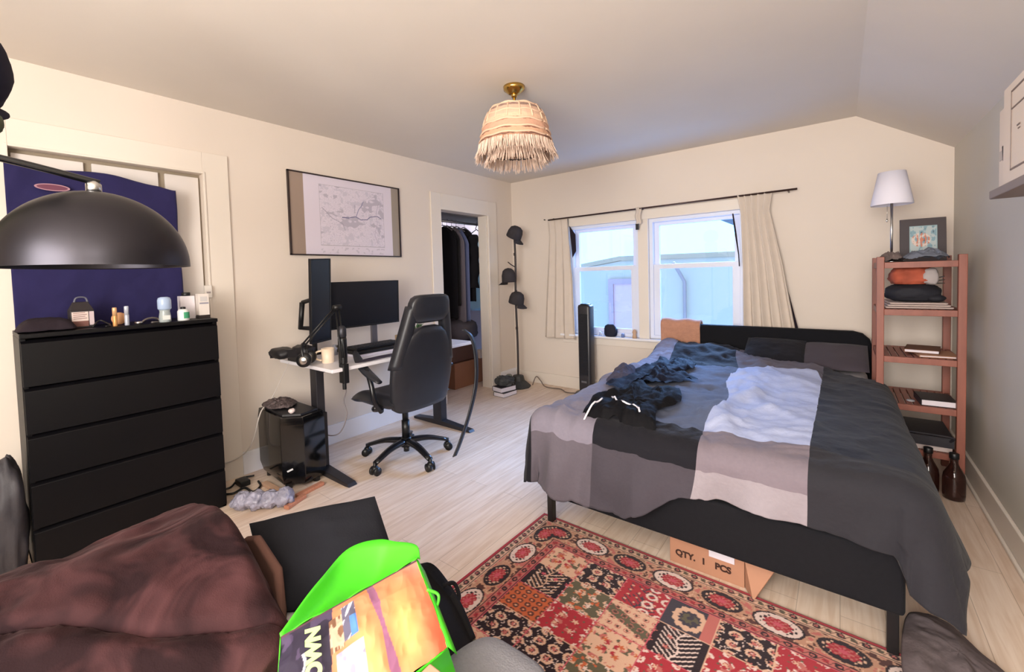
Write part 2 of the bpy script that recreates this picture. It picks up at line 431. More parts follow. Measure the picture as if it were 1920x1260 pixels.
build(g, 'utility_pole', mat('pole_grey', (150, 110, 84), .8), label='thin grey pole rising above the neighbouring roof', cat='pole')
fh = thing('house', 'white house with a pale blue eave beyond the low blue one', 'house', (0, 14, -2.5))
g = G(); g.box(-1.2, 14.5, -2.5, 6, 18, 2.9); build(g, 'wall', mat('far_house', (246, 226, 210), .8), fh)
g = G(); g.box(-3.05, 13.2, 2.86, 6, 18.5, 3.12); build(g, 'roof', mat('far_eave', (86, 82, 84), .8), fh)
# ================================================================== LEFT SIDE: dresser and what stands on it
dz = 1.085
d = thing('dresser', 'tall black five-drawer dresser against the left wall', 'dresser', (-2.94, .53, 0))
g = G(); x0, x1, y0, y1 = -3.1, -2.775, .157, .908
g.box(x0, y0, 0, x1, y0 + .02, dz - .02); g.box(x0, y1 - .02, 0, x1, y1, dz - .02); g.box(x0, y0, 0, x0 + .01, y1, dz - .02); g.box(x0, y0, 0, x1, y1, .04)
build(g, 'body', BLACKW, d, bevel=.002)
g = G(); g.box(x0, y0, dz - .02, x1 + .018, y1, dz); build(g, 'top', BLACKW, d, bevel=.003)
hs = .208
for i in range(5):
    z = .018 + i * (dz - .04) / 5
    g = G(); zt = z + (dz - .04) / 5 - .006
    g.add([(x1 - .02, y0 + .003, z), (x1 + .016, y0 + .003, z), (x1 + .016, y0 + .003, zt - .014), (x1 - .004, y0 + .003, zt), (x1 - .02, y0 + .003, zt),
           (x1 - .02, y1 - .003, z), (x1 + .016, y1 - .003, z), (x1 + .016, y1 - .003, zt - .014), (x1 - .004, y1 - .003, zt), (x1 - .02, y1 - .003, zt)],
          [(0, 1, 2, 3, 4), (5, 9, 8, 7, 6), (0, 5, 6, 1), (1, 6, 7, 2), (2, 7, 8, 3), (3, 8, 9, 4), (4, 9, 5, 0)], 0, False)
    build(g, 'drawer', BLACKW, d, bevel=.002)
# navy cloth pinned over the door
NAVY = mat('navy_cloth', (38, 34, 76), .85, noise=.08, nscale=6, bump=.25, bscale=25, sheen=.3)
n = 70; U, V = np.meshgrid(np.linspace(0, 1, n), np.linspace(0, 1, n), indexing='ij')
Y = .165 + (.825 - .165 + .015 * V) * U; Z = 1.885 - .03 * U - .012 * np.sin(U * 9) * (1 - V) - V * .84
Z = Z - .02 * sstep(.86, 1, U) * (1 - sstep(0, .15, V))
X = -3.068 + .014 * fbm(U * 3, V * 3, 1) + .012 * ridge(U * 2.5 + V * 1.5, V * 1.2 - U, 2)
g = G(); g.grid(np.stack([X, Y, Z], -1), flip=True); cl = thing('hanging_cloth', 'navy blue cloth hung over the white closet doors behind the dresser', 'cloth', (-3.06, .5, 1.05))
build(g, 'fabric', NAVY, cl, solid=.004)
# emblem: pale ring around a dusty pink field
def ell(cy, cz, ry, rz, x, n=40): return [(x, cy + ry * math.cos(2 * PI * i / n), cz + rz * math.sin(2 * PI * i / n)) for i in range(n)]
g = G(); a = ell(.318, 1.775, .062, .017, -3.036); b = ell(.318, 1.775, .054, .013, -3.036); g.add(a + b, [(i, (i + 1) % 40, 40 + (i + 1) % 40, 40 + i) for i in range(40)], 0)
g.add(ell(.318, 1.775, .054, .013, -3.036), [tuple(range(40))], 1)
build(g, 'emblem', [mat('emblem_ring', (170, 130, 140), .7), mat('emblem_field', (110, 66, 82), .7)], cl, label='pale oval emblem')
# carton with a handle
BX = mat('carton_dark', (40, 34, 36), .6)
c = thing('carton', 'small dark carton with a folded handle and a pale printed label on the dresser', 'carton', (-2.9, .375, dz))
g = G(); g.box(-2.95, .33, dz, -2.87, .415, dz + .085)
g.add([(-2.95, .33, dz + .085), (-2.87, .33, dz + .085), (-2.87, .415, dz + .085), (-2.95, .415, dz + .085), (-2.915, .345, dz + .125), (-2.905, .345, dz + .125), (-2.905, .40, dz + .125), (-2.915, .40, dz + .125)],
      [(0, 4, 5, 1), (1, 5, 6, 2), (2, 6, 7, 3), (3, 7, 4, 0), (4, 7, 6, 5)], 0, False)
build(g, 'body', BX, c, bevel=.003)
g = G(); g.box(-2.869, .335, dz + .012, -2.867, .393, dz + .078, 0); g.box(-2.869, .396, dz + .012, -2.867, .413, dz + .078, 1); g.box(-2.8672, .335, dz + .008, -2.8662, .393, dz + .034, 2)
for k in range(4): g.bar((-2.8665, .34, dz + .045 + k * .009), (-2.8665, .388 - .006 * (k % 2), dz + .047 + k * .009), .001, .0025, 2)
build(g, 'label', [mat('label_cream', (214, 196, 188), .6), mat('label_pink', (196, 178, 182), .6), mat('label_brown', (120, 78, 70), .6)], c, label='cream printed label')
g = G(); g.tube(spline([(-2.91, .35, dz + .12), (-2.91, .36, dz + .145), (-2.91, .39, dz + .145), (-2.91, .40, dz + .12)], 14), .004); build(g, 'handle', mat('carton_handle', (92, 92, 104), .5), c)
def tubething(nm, lab, cat, x, y, prof, m, cap=None, capm=None, z=dz, capname='cap'):
    t = thing(nm, lab, cat, (x, y, z)); g = G(); g.lathe(prof, (x, y, z), 24); build(g, 'body', m, t)
    if cap: g = G(); g.lathe(cap, (x, y, z), 24); build(g, capname, capm, t)
    return t
tubething('lip_balm', 'upright golden lip balm tube on the dresser', 'tube', -2.80, .478, [(.009, 0), (.0095, .002), (.0095, .05), (.009, .052)], mat('gold_tube', (205, 150, 90), .35, metal=.3), [(.0092, .052), (.0092, .088), (.008, .092)], mat('gold_cap', (226, 178, 130), .3, metal=.2))
tubething('lip_balm', 'upright pale silver lip balm tube on the dresser', 'tube', -2.795, .522, [(.009, 0), (.0095, .002), (.0095, .05), (.009, .052)], mat('silver_tube', (178, 182, 194), .35, metal=.2), [(.0092, .052), (.0092, .092), (.008, .096)], mat('silver_cap', (196, 200, 212), .3, metal=.2))
sh = G(); sh.lathe([(.003, -.004), (.028, -.002), (.031, .004), (.028, .009), (.003, .011)], (0, 0, 0), 24, M=Matrix.Translation((-2.85, .502, dz + .034)) @ Matrix.Rotation(PI / 2, 4, 'Y'))
build(sh, 'hand_mirror', mat('shell_orange', (216, 160, 116), .4), label='small round peach compact propped behind the two lip balm tubes', cat='compact')
gl = thing('wrist_watch', 'silver wristwatch lying on the dresser beside the lip balm tubes', 'watch', (-2.79, .575, dz))
g = G(); g.lathe([(.012, 0), (.016, .002), (.016, .012), (.013, .015)], (-2.80, .568, dz), 20); build(g, 'case', CHROME, gl)
g = G(); g.tube(spline([(-2.80, .58, dz + .008), (-2.81, .60, dz + .022), (-2.82, .63, dz + .026), (-2.83, .655, dz + .018), (-2.82, .66, dz + .004), (-2.80, .62, dz + .004)], 24), .005, 8); build(g, 'strap', mat('strap_grey', (120, 112, 108), .4, metal=.5), gl)
dt = tubething('deodorant', 'clear and grey deodorant stick with a pale blue dome cap on the dresser', 'bottle', -2.80, .678, [(.024, 0), (.026, .004), (.026, .03), (.022, .055), (.024, .068)], mat('deo_body', (168, 176, 176), .25), [(.026, .066), (.030, .072), (.030, .115), (.026, .128), (.015, .133)], mat('deo_cap', (176, 196, 226), .15), capname='cap')
g = G(); g.box(-2.776, .662, dz + .014, -2.773, .694, dz + .036); build(g, 'label', mat('lab_white', (226, 226, 222), .5), dt)
gb = thing('pill_bottle', 'small white bottle with a green label and dark cap at the front of the dresser', 'bottle', (-2.81, .762, dz))
g = G(); g.lathe([(.026, 0), (.027, .003), (.027, .05), (.02, .062)], (-2.81, .762, dz), 24); build(g, 'body', mat('pill_white', (232, 232, 230), .35), gb)
g = G(); g.lathe([(.010, .060), (.012, .062), (.012, .072), (.010, .074)], (-2.81, .762, dz), 18); build(g, 'cap', BLACK, gb)
g = G(); th = np.linspace(-.2, 1.5, 10); g.grid(np.array([[(-2.81 + .0276 * math.cos(t), .762 + .0276 * math.sin(t), dz + z) for z in (.012, .046)] for t in th])); build(g, 'label', mat('lab_green', (70, 165, 120), .5), gb, label='green label')
wb = thing('carton', 'tall plain white carton at the right rear of the dresser top', 'carton', (-2.93, .80, dz))
g = G(); g.box(-2.95, .775, dz, -2.90, .845, dz + .13); build(g, 'body', mat('carton_white', (232, 226, 232), .5), wb, bevel=.002)
g = G(); g.lathe([(.02, .13), (.021, .135), (.021, .148), (.018, .15)], (-2.925, .81, dz), 20); build(g, 'lid', BLACK, wb)
wb = thing('carton', 'white pump soap carton with a grey printed band at the right corner of the dresser', 'carton', (-2.87, .87, dz))
g = G(); g.box(-2.90, .848, dz + .018, -2.85, .9, dz + .14); build(g, 'body', mat('carton_cream', (228, 218, 210), .5), wb, bevel=.002)
g = G(); g.box(-2.901, .847, dz, -2.849, .901, dz + .018); build(g, 'base', mat('carton_base', (40, 28, 26), .5), wb)
g = G(); g.box(-2.8495, .852, dz + .082, -2.8485, .896, dz + .09, 0); g.box(-2.8495, .856, dz + .096, -2.8485, .89, dz + .124, 1); build(g, 'label', [mat('prn', (150, 146, 160), .6), mat('prn2', (205, 200, 198), .6)], wb)
g = G(); g.patch([(-2.95, .17), (-2.80, .165), (-2.79, .27), (-2.80, .34), (-2.95, .33)], lambda x, y: dz + .002 + 0 * x, .05, .008, 20, seed=4); build(g, 'folded_cloth', mat('dark_knit', (40, 32, 38), .9, bump=.2), solid=.002, label='dark folded knit at the left end of the dresser top', cat='cloth')
g = G(); g.tube(spline([(-2.83, .40, dz + .004), (-2.86, .43, dz + .03), (-2.84, .45, dz + .02), (-2.80, .46, dz + .005), (-2.79, .44, dz + .004)], 20), .004, 8); build(g, 'sunglasses', BLACK, label='thin dark cord between the carton and the golden tube', cat='cord')
# switch box on the casing
g = G(); g.box(XL + .022, .955, 1.195, XL + .04, .995, 1.27, 0); g.box(XL + .04, .965, 1.222, XL + .046, .985, 1.232, 1); build(g, 'light_switch', [mat('switch_white', (232, 224, 214), .4), mat('switch_grey', (160, 150, 150), .4)], bevel=.001, label='white switch box on the closet casing above the dresser', cat='switch')
# grey bag to the left of the dresser
g = G(); g.blob((-2.86, .085, .27), (.13, .06, .27), .22, 1.8, .8, 26, flat=.002, seed=2)
build(g, 'plastic_bag', mat('grey_film', (58, 55, 59), .6, noise=.2, nscale=5, bump=.4, bscale=18), label='large crumpled dark grey plastic bag squeezed beside the left side of the dresser', cat='bag')
# caps and jacket on a stand at the left edge
ct = thing('coat_stand', 'dark coat stand at the left edge of the room, mostly out of view', 'stand', (-1.86, -.12, 0))
g = G(); g.cyl((-1.86, -.12, 0.02), (-1.86, -.12, 1.86), .014); build(g, 'pole', BLACK, ct)
g = G(); g.lathe([(.16, 0), (.17, .01), (.16, .025), (.02, .035)], (-1.86, -.12, 0)); build(g, 'base', BLACK, ct)
g = G(); g.tube([(-1.86, -.12, 1.72), (-1.86, -.02, 1.76), (-1.86, .0, 1.8)], .008, 8); g.tube([(-1.86, -.12, 1.62), (-1.86, .0, 1.64), (-1.86, .02, 1.68)], .008, 8); build(g, 'hook', BLACK, ct)
g = G(); g.blob((-1.86, .035, 1.885), (.12, .095, .115), .05, 2, .9, 22, seed=1)
cp = thing('baseball_cap', 'dark navy cap hanging at the upper left edge', 'cap', (-1.86, .035, 1.77)); build(g, 'crown', mat('cap_navy', (30, 28, 42), .9, noise=.15, nscale=9), cp)
g = G(); g.lathe([(.01, 0), (.09, -.004), (.11, -.012), (.11, -.016), (.09, -.009), (.01, -.006)], (0, 0, 0), 30, M=Matrix.Translation((-1.86, .01, 1.79)) @ Matrix.Rotation(.5, 4, 'Y')); build(g, 'brim', mat('cap_navy', (30, 28, 42), .9), cp)
g = G(); g.blob((-1.86, .02, 1.745), (.10, .085, .035), .06, 2, .8, 20, seed=3); build(g, 'baseball_cap', mat('cap_olive', (92, 96, 78), .9, noise=.1), label='olive cap hanging just below the navy cap at the left edge', cat='cap')
g = G()
R_ = []
for i in range(22):
    t = i / 21; z = 1.735 - t * .42; w = .075 + .02 * math.sin(t * 3) - .05 * t
    R_.append([(-1.86 + (.1 - .02 * t) * math.cos(q) * (1 + .12 * math.sin(5 * q + t * 2)), .01 - .03 * t + w * .75 * math.sin(q) * (1 + .1 * math.sin(7 * q)), z) for q in np.linspace(0, 2 * PI, 36, endpoint=False)])
g.loft(R_[::-1]); build(g, 'jacket', mat('olive_cloth', (128, 126, 100), .9, noise=.08, bump=.1), label='pale olive jacket hanging under the olive cap at the left edge', cat='jacket')
# dome arc lamp
lp = thing('arc_lamp', 'large black dome arc floor lamp in front of the dresser', 'lamp', (-1.7, -.75, 0))
DOME = mat('dome_metal', (58, 56, 61), .38, metal=.95)
g = G(); R = .218; pr = [(R * math.cos(a), R * .98 * math.sin(a)) for a in np.linspace(0, PI / 2 - .06, 24)]
pi_ = [(r * .985, z * .985) for r, z in pr][::-1]
g.lathe([(R * 1.002, -.004)] + pr + pi_ + [(R * .985, -.004), (R * 1.002, -.004)], (-1.70, .262, 1.342), 64, cap=False); build(g, 'lamp_shade', DOME, lp)
g = G(); g.lathe([(.018, .208), (.018, .235), (.01, .245)], (-1.70, .262, 1.342), 20); g.cyl((-1.70, .262, 1.40), (-1.70, .262, 1.55), .02, n=16); build(g, 'socket', CHROME, lp, label='bright metal fitting')
g = G(); g.tube(spline([(-1.70, .275, 1.583), (-1.70, .1, 1.617), (-1.70, -.2, 1.66), (-1.70, -.5, 1.62), (-1.70, -.7, 1.45), (-1.70, -.75, 1.2), (-1.70, -.75, .03)], 60), .0095, 12); build(g, 'arm', BLACKG, lp)
g = G(); g.lathe([(.15, 0), (.16, .01), (.15, .035), (.02, .04)], (-1.7, -.75, 0), 40); build(g, 'base', BLACK, lp)
g = G(); g.lathe([(.008, 0), (.028, .03), (.03, .05), (.02, .075), (.012, .085)], (-1.70, .262, 1.355), 20); build(g, 'bulb', mat('bulb_white', (235, 230, 220), .3), lp)

# ================================================================== framed map
mp_ = thing('framed_map', 'framed pale topographic map with brown mat hanging above the desk', 'picture', (XL, 2.02, 1.78))
y0, y1, z0, z1 = 1.512, 2.51, 1.472, 2.087
g = G(); t = .009
g.box(XL, y0, z0, XL + .02, y0 + t, z1); g.box(XL, y1 - t, z0, XL + .02, y1, z1); g.box(XL, y0, z0, XL + .02, y1, z0 + t); g.box(XL, y0, z1 - t, XL + .02, y1, z1); build(g, 'frame', mat('frame_dark', (44, 30, 30), .4), mp_)
g = G(); nu, nv = 420, 270; U, V = np.meshgrid(np.linspace(0, 1, nu), np.linspace(0, 1, nv), indexing='ij')
g.grid(np.stack([np.full_like(U, XL + .008), y0 + (y1 - y0) * U, z0 + (z1 - z0) * V], -1)); o = build(g, 'print', attr_mat('print_paper', .35), mp_)
c = np.zeros((nu, nv, 3)); c[:] = L3((222, 212, 224))
c[(U < .118)] = L3((160, 140, 126)); c[(U > .915)] = L3((158, 146, 134))
inn = (U > .24) & (U < .83) & (V > .13) & (V < .89)
e = fbm(U * 9, V * 7, .5, 5); con = np.abs(((e * 9) % 1) - .5) < .10
c[inn & con] = L3((200, 191, 205)); c[inn & (fbm(U * 30, V * 20, 2, 3) > .28)] = L3((205, 197, 210)); c[inn & (ridge(U * 6, V * 6, 3, 3) > .66)] = L3((188, 180, 194))
edge = inn & ((U < .243) | (U > .827) | (V < .134) | (V > .886)); c[edge] = L3((176, 168, 176))
tick = (U > .24) & (U < .83) & (V > .03) & (V < .11) & (fbm(U * 60, V * 40, 7, 2) > .30); c[tick] = L3((202, 193, 205))
def river(pts, w, col):
    for (a, b), (p, q) in zip(pts[:-1], pts[1:]):
        dx, dy = p - a, (q - b) * .62; t = np.clip(((U - a) * dx + (V - b) * .62 * dy) / (dx * dx + dy * dy), 0, 1)
        dd = np.hypot(U - a - t * dx, (V - b) * .62 - t * dy); c[dd < w] = L3(col)
river([(.43, .50), (.49, .50), (.55, .525), (.60, .49), (.66, .50), (.69, .54), (.76, .56), (.80, .53)], .0035, (120, 118, 150))
river([(.555, .525), (.58, .62), (.61, .68), (.63, .74)], .003, (140, 138, 170)); river([(.26, .60), (.34, .48), (.43, .42), (.45, .34)], .0025, (160, 154, 172))
river([(.78, .74), (.75, .6), (.76, .45), (.73, .30), (.76, .18)], .0018, (172, 160, 180))
paint(o, c.reshape(-1, 3))

# ================================================================== desk
dk = thing('standing_desk', 'white-topped standing desk with black T legs along the left wall', 'desk', (-2.74, 2.02, 0))
g = G(); g.box(-3.085, 1.385, .715, -2.41, 2.665, .738); build(g, 'tabletop', DTOP, dk, bevel=.004)
for y in (1.47, 2.575):
    g = G(); g.box(-2.80, y - .035, .04, -2.70, y + .035, .40); g.box(-2.79, y - .028, .40, -2.71, y + .028, .70); build(g, 'leg', CHAR, dk, bevel=.004)
    g = G(); g.add([(-3.06, y - .035, 0), (-2.40, y - .035, 0), (-2.37, y - .03, 0), (-2.37, y + .03, 0), (-2.40, y + .035, 0), (-3.06, y + .035, 0),
                    (-3.06, y - .035, .02), (-2.75, y - .035, .045), (-2.39, y - .03, .018), (-2.39, y + .03, .018), (-2.75, y + .035, .045), (-3.06, y + .035, .02)],
                   [(0, 5, 4, 3, 2, 1), (0, 1, 7, 6), (1, 2, 8, 7), (2, 3, 9, 8), (3, 4, 10, 9), (4, 5, 11, 10), (5, 0, 6, 11), (6, 7, 10, 11), (7, 8, 9, 10)], 0, False)
    build(g, 'foot', CHAR, dk, bevel=.003)
g = G(); g.box(-2.77, 1.5, .66, -2.73, 2.55, .705); g.box(-3.0, 1.44, .695, -2.5, 1.5, .715); g.box(-3.0, 2.545, .695, -2.5, 2.605, .715); build(g, 'frame', CHAR, dk, bevel=.003)
SCR = mat('screen_black', (20, 21, 27), .32); BEZ = mat('bezel_black', (24, 24, 28), .4)
def monitor(name, lab, c, ex, ey, w, h):
    m = thing(name, lab, 'monitor', c); M = frameM(c, ex, ey)
    g = G(); g.box(-w / 2, -h / 2, -.012, w / 2, h / 2, 0, M=M); build(g, 'screen', SCR, m, bevel=.002)
    g = G(); b = .006
    g.box(-w / 2 - b, -h / 2 - b * 2, -.02, w / 2 + b, -h / 2, .004, M=M); g.box(-w / 2 - b, h / 2, -.02, w / 2 + b, h / 2 + b, .004, M=M); g.box(-w / 2 - b, -h / 2, -.02, -w / 2, h / 2, .004, M=M); g.box(w / 2, -h / 2, -.02, w / 2 + b, h / 2, .004, M=M)
    g.box(-w / 2, -h / 2, -.02, w / 2, h / 2, -.0125, M=M); g.box(-w * .28, -h * .28, -.045, w * .28, h * .28, -.02, M=M)
    build(g, 'bezel', BEZ, m, bevel=.0015)
    return m, M
m2, M2 = monitor('monitor', 'black widescreen monitor lying landscape above the desk', (-2.85, 1.945, 1.098), (0, 1, 0), (.03, 0, 1), .60, .325)
g = G(); g.bar((-2.89, 2.03, .745), (-2.89, 2.03, 1.06), .05, .02); build(g, 'stand', mat('stand_silver', (120, 118, 124), .3, metal=.6), m2)
g = G(); g.box(-3.0, 1.93, .738, -2.80, 2.13, .75); build(g, 'stand_base', mat('stand_white', (210, 208, 216), .3), m2, bevel=.003)
m1, M1 = monitor('monitor', 'black monitor turned upright in portrait at the left of the desk', (-2.80, 1.552, 1.145), (-.28, 1, .04), (.07, .05, 1), .165, .56)
ar = thing('monitor_mount', 'dark folding monitor arm clamped behind the upright monitor', 'monitor mount', (-3.02, 1.6, .738))
g = G(); g.cyl((-3.04, 1.62, .738), (-3.04, 1.62, .93), .018); g.box(-3.08, 1.58, .69, -3.0, 1.66, .752); build(g, 'post', BLACK, ar)
g = G(); g.tube([(-3.04, 1.62, .93), (-3.0, 1.50, .95), (-2.96, 1.50, 1.13)], .018, 12); build(g, 'lower_arm', BLACK, ar)
g = G(); g.tube([(-2.96, 1.50, 1.13), (-2.90, 1.54, 1.15), (-2.85, 1.55, 1.145)], .015, 12); build(g, 'upper_arm', BLACK, ar)
# microphone boom
mb = thing('microphone_boom', 'black scissor microphone arm clamped to the front edge of the desk', 'microphone arm', (-2.42, 1.47, .738))
g = G(); g.box(-2.45, 1.455, .64, -2.395, 1.49, .76); g.cyl((-2.42, 1.47, .60), (-2.42, 1.47, .66), .012); g.cyl((-2.42, 1.47, .76), (-2.42, 1.47, .80), .012); build(g, 'clamp', BLACK, mb, bevel=.002)
g = G()
for s in (-.012, .012): g.tube([(-2.42, 1.47 + s, .78), (-2.55, 1.52 + s, 1.10)], .0055, 8)
build(g, 'lower_arm', BLACK, mb)
g = G()
for s in (-.012, .012): g.tube([(-2.55, 1.52, 1.11 + s), (-2.62, 1.32, .88 + s)], .0055, 8)
g.cyl((-2.55, 1.495, 1.105), (-2.55, 1.545, 1.105), .017, n=16)
build(g, 'upper_arm', BLACK, mb)
mc = thing('microphone', 'black microphone standing upright by the boom clamp', 'microphone', (-2.47, 1.50, .74))
g = G(); g.lathe([(.02, .0), (.027, .01), (.027, .16), (.024, .175)], (-2.49, 1.51, .742), 24); build(g, 'body', BLACK, mc)
g = G(); g.lathe([(.024, .175), (.027, .18), (.027, .225), (.018, .245), (.004, .25)], (-2.49, 1.51, .742), 24); build(g, 'grille', mat('mic_grille', (60, 60, 66), .4, metal=.6), mc)
# headphones hanging at the end of the boom
hp = thing('headphones', 'black headphones with silver ear cups hanging at the left end of the desk', 'headphones', (-2.66, 1.335, .74))
g = G(); g.tube(spline([(-2.60, 1.31, .80), (-2.62, 1.31, .86), (-2.66, 1.34, .885), (-2.70, 1.38, .86), (-2.70, 1.39, .80)], 24), .009, 10); build(g, 'headband', BLACK, hp)
for (x, y, q) in ((-2.61, 1.315, 0), (-2.70, 1.395, 1)):
    Mh = Matrix.Translation((x, y, .79)) @ Matrix.Rotation(-.75, 4, 'Z') @ Matrix.Rotation(PI / 2, 4, 'Y')
    g = G(); g.lathe([(.02, -.03), (.042, -.028), (.046, -.01), (.042, .01), (.02, .014)], n=28, M=Mh); cup = build(g, 'ear_cup', BLACK, hp)
    g = G(); g.lathe([(.001, .0145), (.024, .0145), (.026, .018), (.022, .022), (.001, .023)], n=28, M=Mh); build(g, 'cap', CHROME, cup)
g = G(); g.bar((-2.98, 1.30, .80), (-2.70, 1.42, .82), .07, .05); g.blob((-2.93, 1.33, .805), (.09, .06, .035), .15, 2, .7, 16); g.blob((-2.78, 1.40, .82), (.08, .05, .04), .15, 2, .7, 16, seed=4)
g.box(-2.99, 1.395, .738, -2.78, 1.45, .80)
build(g, 'headset', mat('headset_black', (26, 24, 28), .5), label='black strapped headset resting at the left rear corner of the desk', cat='headset')
mg = thing('mug', 'cream mug at the left front of the desk', 'mug', (-2.64, 1.50, .738))
g = G(); g.lathe([(.036, 0), (.039, .004), (.041, .095), (.038, .095), (.036, .01), (.001, .008)], (-2.66, 1.505, .738), 32, cap=False); build(g, 'body', mat('mug_cream', (236, 214, 188), .35), mg)
g = G(); g.tube(spline([(-2.675, 1.468, .82), (-2.69, 1.44, .81), (-2.69, 1.44, .77), (-2.675, 1.468, .755)], 16), .006, 8); build(g, 'handle', mat('mug_cream', (236, 214, 188), .35), mg)
kb = thing('keyboard', 'flat black keyboard on the raised shelf at the middle of the desk', 'keyboard', (-2.72, 1.93, .775))
g = G(); g.box(-2.80, 1.72, .779, -2.66, 2.12, .795); build(g, 'body', BLACK, kb, bevel=.003)
g = G()
for r in range(4):
    for q in range(14): g.box(-2.79 + r * .032, 1.73 + q * .0275, .795, -2.765 + r * .032, 1.753 + q * .0275, .801)
build(g, 'keys', mat('key_grey', (40, 40, 44), .5), kb)
sf = thing('laptop', 'closed slim white laptop lying on the desk under the keyboard', 'laptop', (-2.74, 1.93, .738))
g = G(); g.box(-2.88, 1.70, .738, -2.62, 2.14, .756); build(g, 'body', mat('lap_white', (214, 208, 220), .3, metal=.2), sf, bevel=.004)
g = G(); g.box(-2.885, 1.695, .757, -2.615, 2.145, .778); build(g, 'desk_riser', BLACK, bevel=.004, label='thin black riser tray between the laptop and the keyboard', cat='riser')
g = G(); g.patch([(-2.50, 1.62), (-2.44, 1.62), (-2.45, 1.80), (-2.46, 1.98), (-2.52, 1.98)], lambda x, y: .742 + 0 * x, .008, .001, seed=3); build(g, 'mouse_mat', mat('mat_dark', (58, 52, 64), .8), label='narrow dark mat along the front edge of the desk', cat='mat')
g = G(); g.tube(spline([(-2.55, 2.05, .745), (-2.62, 2.15, .80), (-2.68, 2.22, .86)], 10), .004, 8); build(g, 'stylus', BLACK, label='thin black stylus leaning in front of the chair', cat='pen')
g = G(); g.box(-2.98, 2.30, .738, -2.92, 2.39, .80); build(g, 'small_box', mat('kraft_small', (176, 150, 120), .7), label='little kraft box on the desk behind the chair', cat='box', bevel=.002)
g = G(); g.box(-2.95, 1.72, .738, -2.91, 1.78, .80, 0); g.lathe([(.02, 0), (.022, .05), (.012, .06), (.012, .075)], (-2.88, 1.68, .738), 16, 1); build(g, 'ink_bottle', [CHROME, mat('glass_grey', (150, 150, 160), .2)], label='small silver bottle between the two monitors', cat='bottle')
# potted plant
pt = thing('potted_plant', 'small green leafy plant on the desk behind the chair', 'plant', (-2.93, 2.50, .738))
g = G(); g.lathe([(.035, 0), (.045, .07), (.048, .08), (.042, .08), (.038, .06), (.001, .06)], (-2.93, 2.50, .738), 24, cap=False); build(g, 'pot', mat('pot_grey', (110, 100, 96), .6), pt)
g = G(); rng = random.Random(5)
for k in range(46):
    a = rng.uniform(0, 2 * PI); L = rng.uniform(.06, .13); e = rng.uniform(.3, 1.2); w = rng.uniform(.006, .012)
    dr = Vector((math.cos(a) * math.cos(e), math.sin(a) * math.cos(e), math.sin(e))); sd = Vector((-math.sin(a), math.cos(a), 0)) * w
    b = Vector((-2.93, 2.50, .80)); p1 = b + dr * L * .55; p2 = b + dr * L + Vector((0, 0, -.02))
    g.add([b, p1 - sd, p1 + sd, p2], [(0, 1, 2), (1, 3, 2)], 0, False)
build(g, 'leaves', mat('leaf_green', (62, 96, 60), .6, noise=.3, nscale=30), pt)

# ================================================================== PC tower
pc = thing('computer_tower', 'glossy black faceted computer tower standing left of the desk leg', 'computer', (-2.8, 1.36, .03))
fl = [(-3.03, 1.20), (-2.66, 1.175), (-2.56, 1.27), (-2.60, 1.428), (-2.92, 1.428), (-3.03, 1.36)]
def ringz(z, k, c=(-2.80, 1.32)): return [(c[0] + (x - c[0]) * k, c[1] + (y - c[1]) * k, z) for x, y in fl]
g = G(); g.loft([ringz(.035, .9), ringz(.10, 1.0), ringz(.40, 1.0), ringz(.452, .96)]); build(g, 'case', mat('pc_gloss', (12, 12, 14), .1, spec=.6), pc, smooth=False, bevel=.003)
g = G(); g.loft([ringz(.4525, .80), ringz(.462, .78)]); build(g, 'top_panel', mat('pc_matte', (26, 24, 28), .5), pc, smooth=False)
g = G(); g.bar((-2.625, 1.19, .13), (-2.60, 1.213, .145), .002, .01); build(g, 'badge', mat('badge_white', (220, 220, 224), .4), pc, label='small white badge')
for x, y in ((-2.98, 1.24), (-2.68, 1.22), (-2.95, 1.38), (-2.64, 1.38)): g = G(); g.cyl((x, y, .0), (x, y, .05), .02, n=14); build(g, 'foot', BLACK, pc)
g = G(); g.patch([(-3.02, 1.24), (-2.93, 1.20), (-2.83, 1.22), (-2.78, 1.30), (-2.85, 1.38), (-2.98, 1.38)], lambda x, y: .462 + 0 * x, .02, .022, 30, seed=8)
build(g, 'chain_pile', mat('pile_grey', (96, 84, 84), .45, metal=.4, noise=.5, nscale=60, bump=.8, bscale=90), label='heap of dull metal chain on top of the computer tower', cat='chain', solid=.002)
g = G(); g.blob((-2.68, 1.26, .475), (.018, .018, .014), .2, 2, .8, 12); build(g, 'ring_box', mat('trinket_white', (224, 208, 204), .4), label='tiny whitish trinket on the front of the computer tower', cat='trinket')
CORD = mat('cord_grey', (130, 122, 124), .5); CORDW = mat('cord_white', (205, 195, 188), .5)
def cable(name, lab, pts, r=.003, m=CORD, n=50, group=None): g = G(); g.tube(spline(pts, n), r, 8, 0); return build(g, name, m, label=lab, cat='cable', group=group)
cable('cable', 'white cable with a plug running from the tower top down to the wall behind', [(-2.95, 1.27, .50), (-2.93, 1.20, .47), (-2.92, 1.165, .42), (-2.99, 1.15, .26), (-3.05, 1.12, .17), (-3.09, 1.05, .13), (-3.10, .98, .14), (-3.10, .95, .2)], .004, CORDW)
cable('cable', 'thin pale cable looping on the wall right of the dresser', [(-3.115, .96, .62), (-3.115, .99, .58), (-3.115, 1.0, .50), (-3.115, .985, .38), (-3.115, 1.0, .25)], .0025, CORDW)
cable('cable', 'grey microphone cable hanging from the desk edge into a loop', [(-2.42, 1.475, .66), (-2.44, 1.49, .58), (-2.5, 1.51, .50), (-2.52, 1.54, .40), (-2.60, 1.53, .27), (-2.74, 1.52, .23), (-2.82, 1.54, .28), (-2.86, 1.50, .36)], .0035)
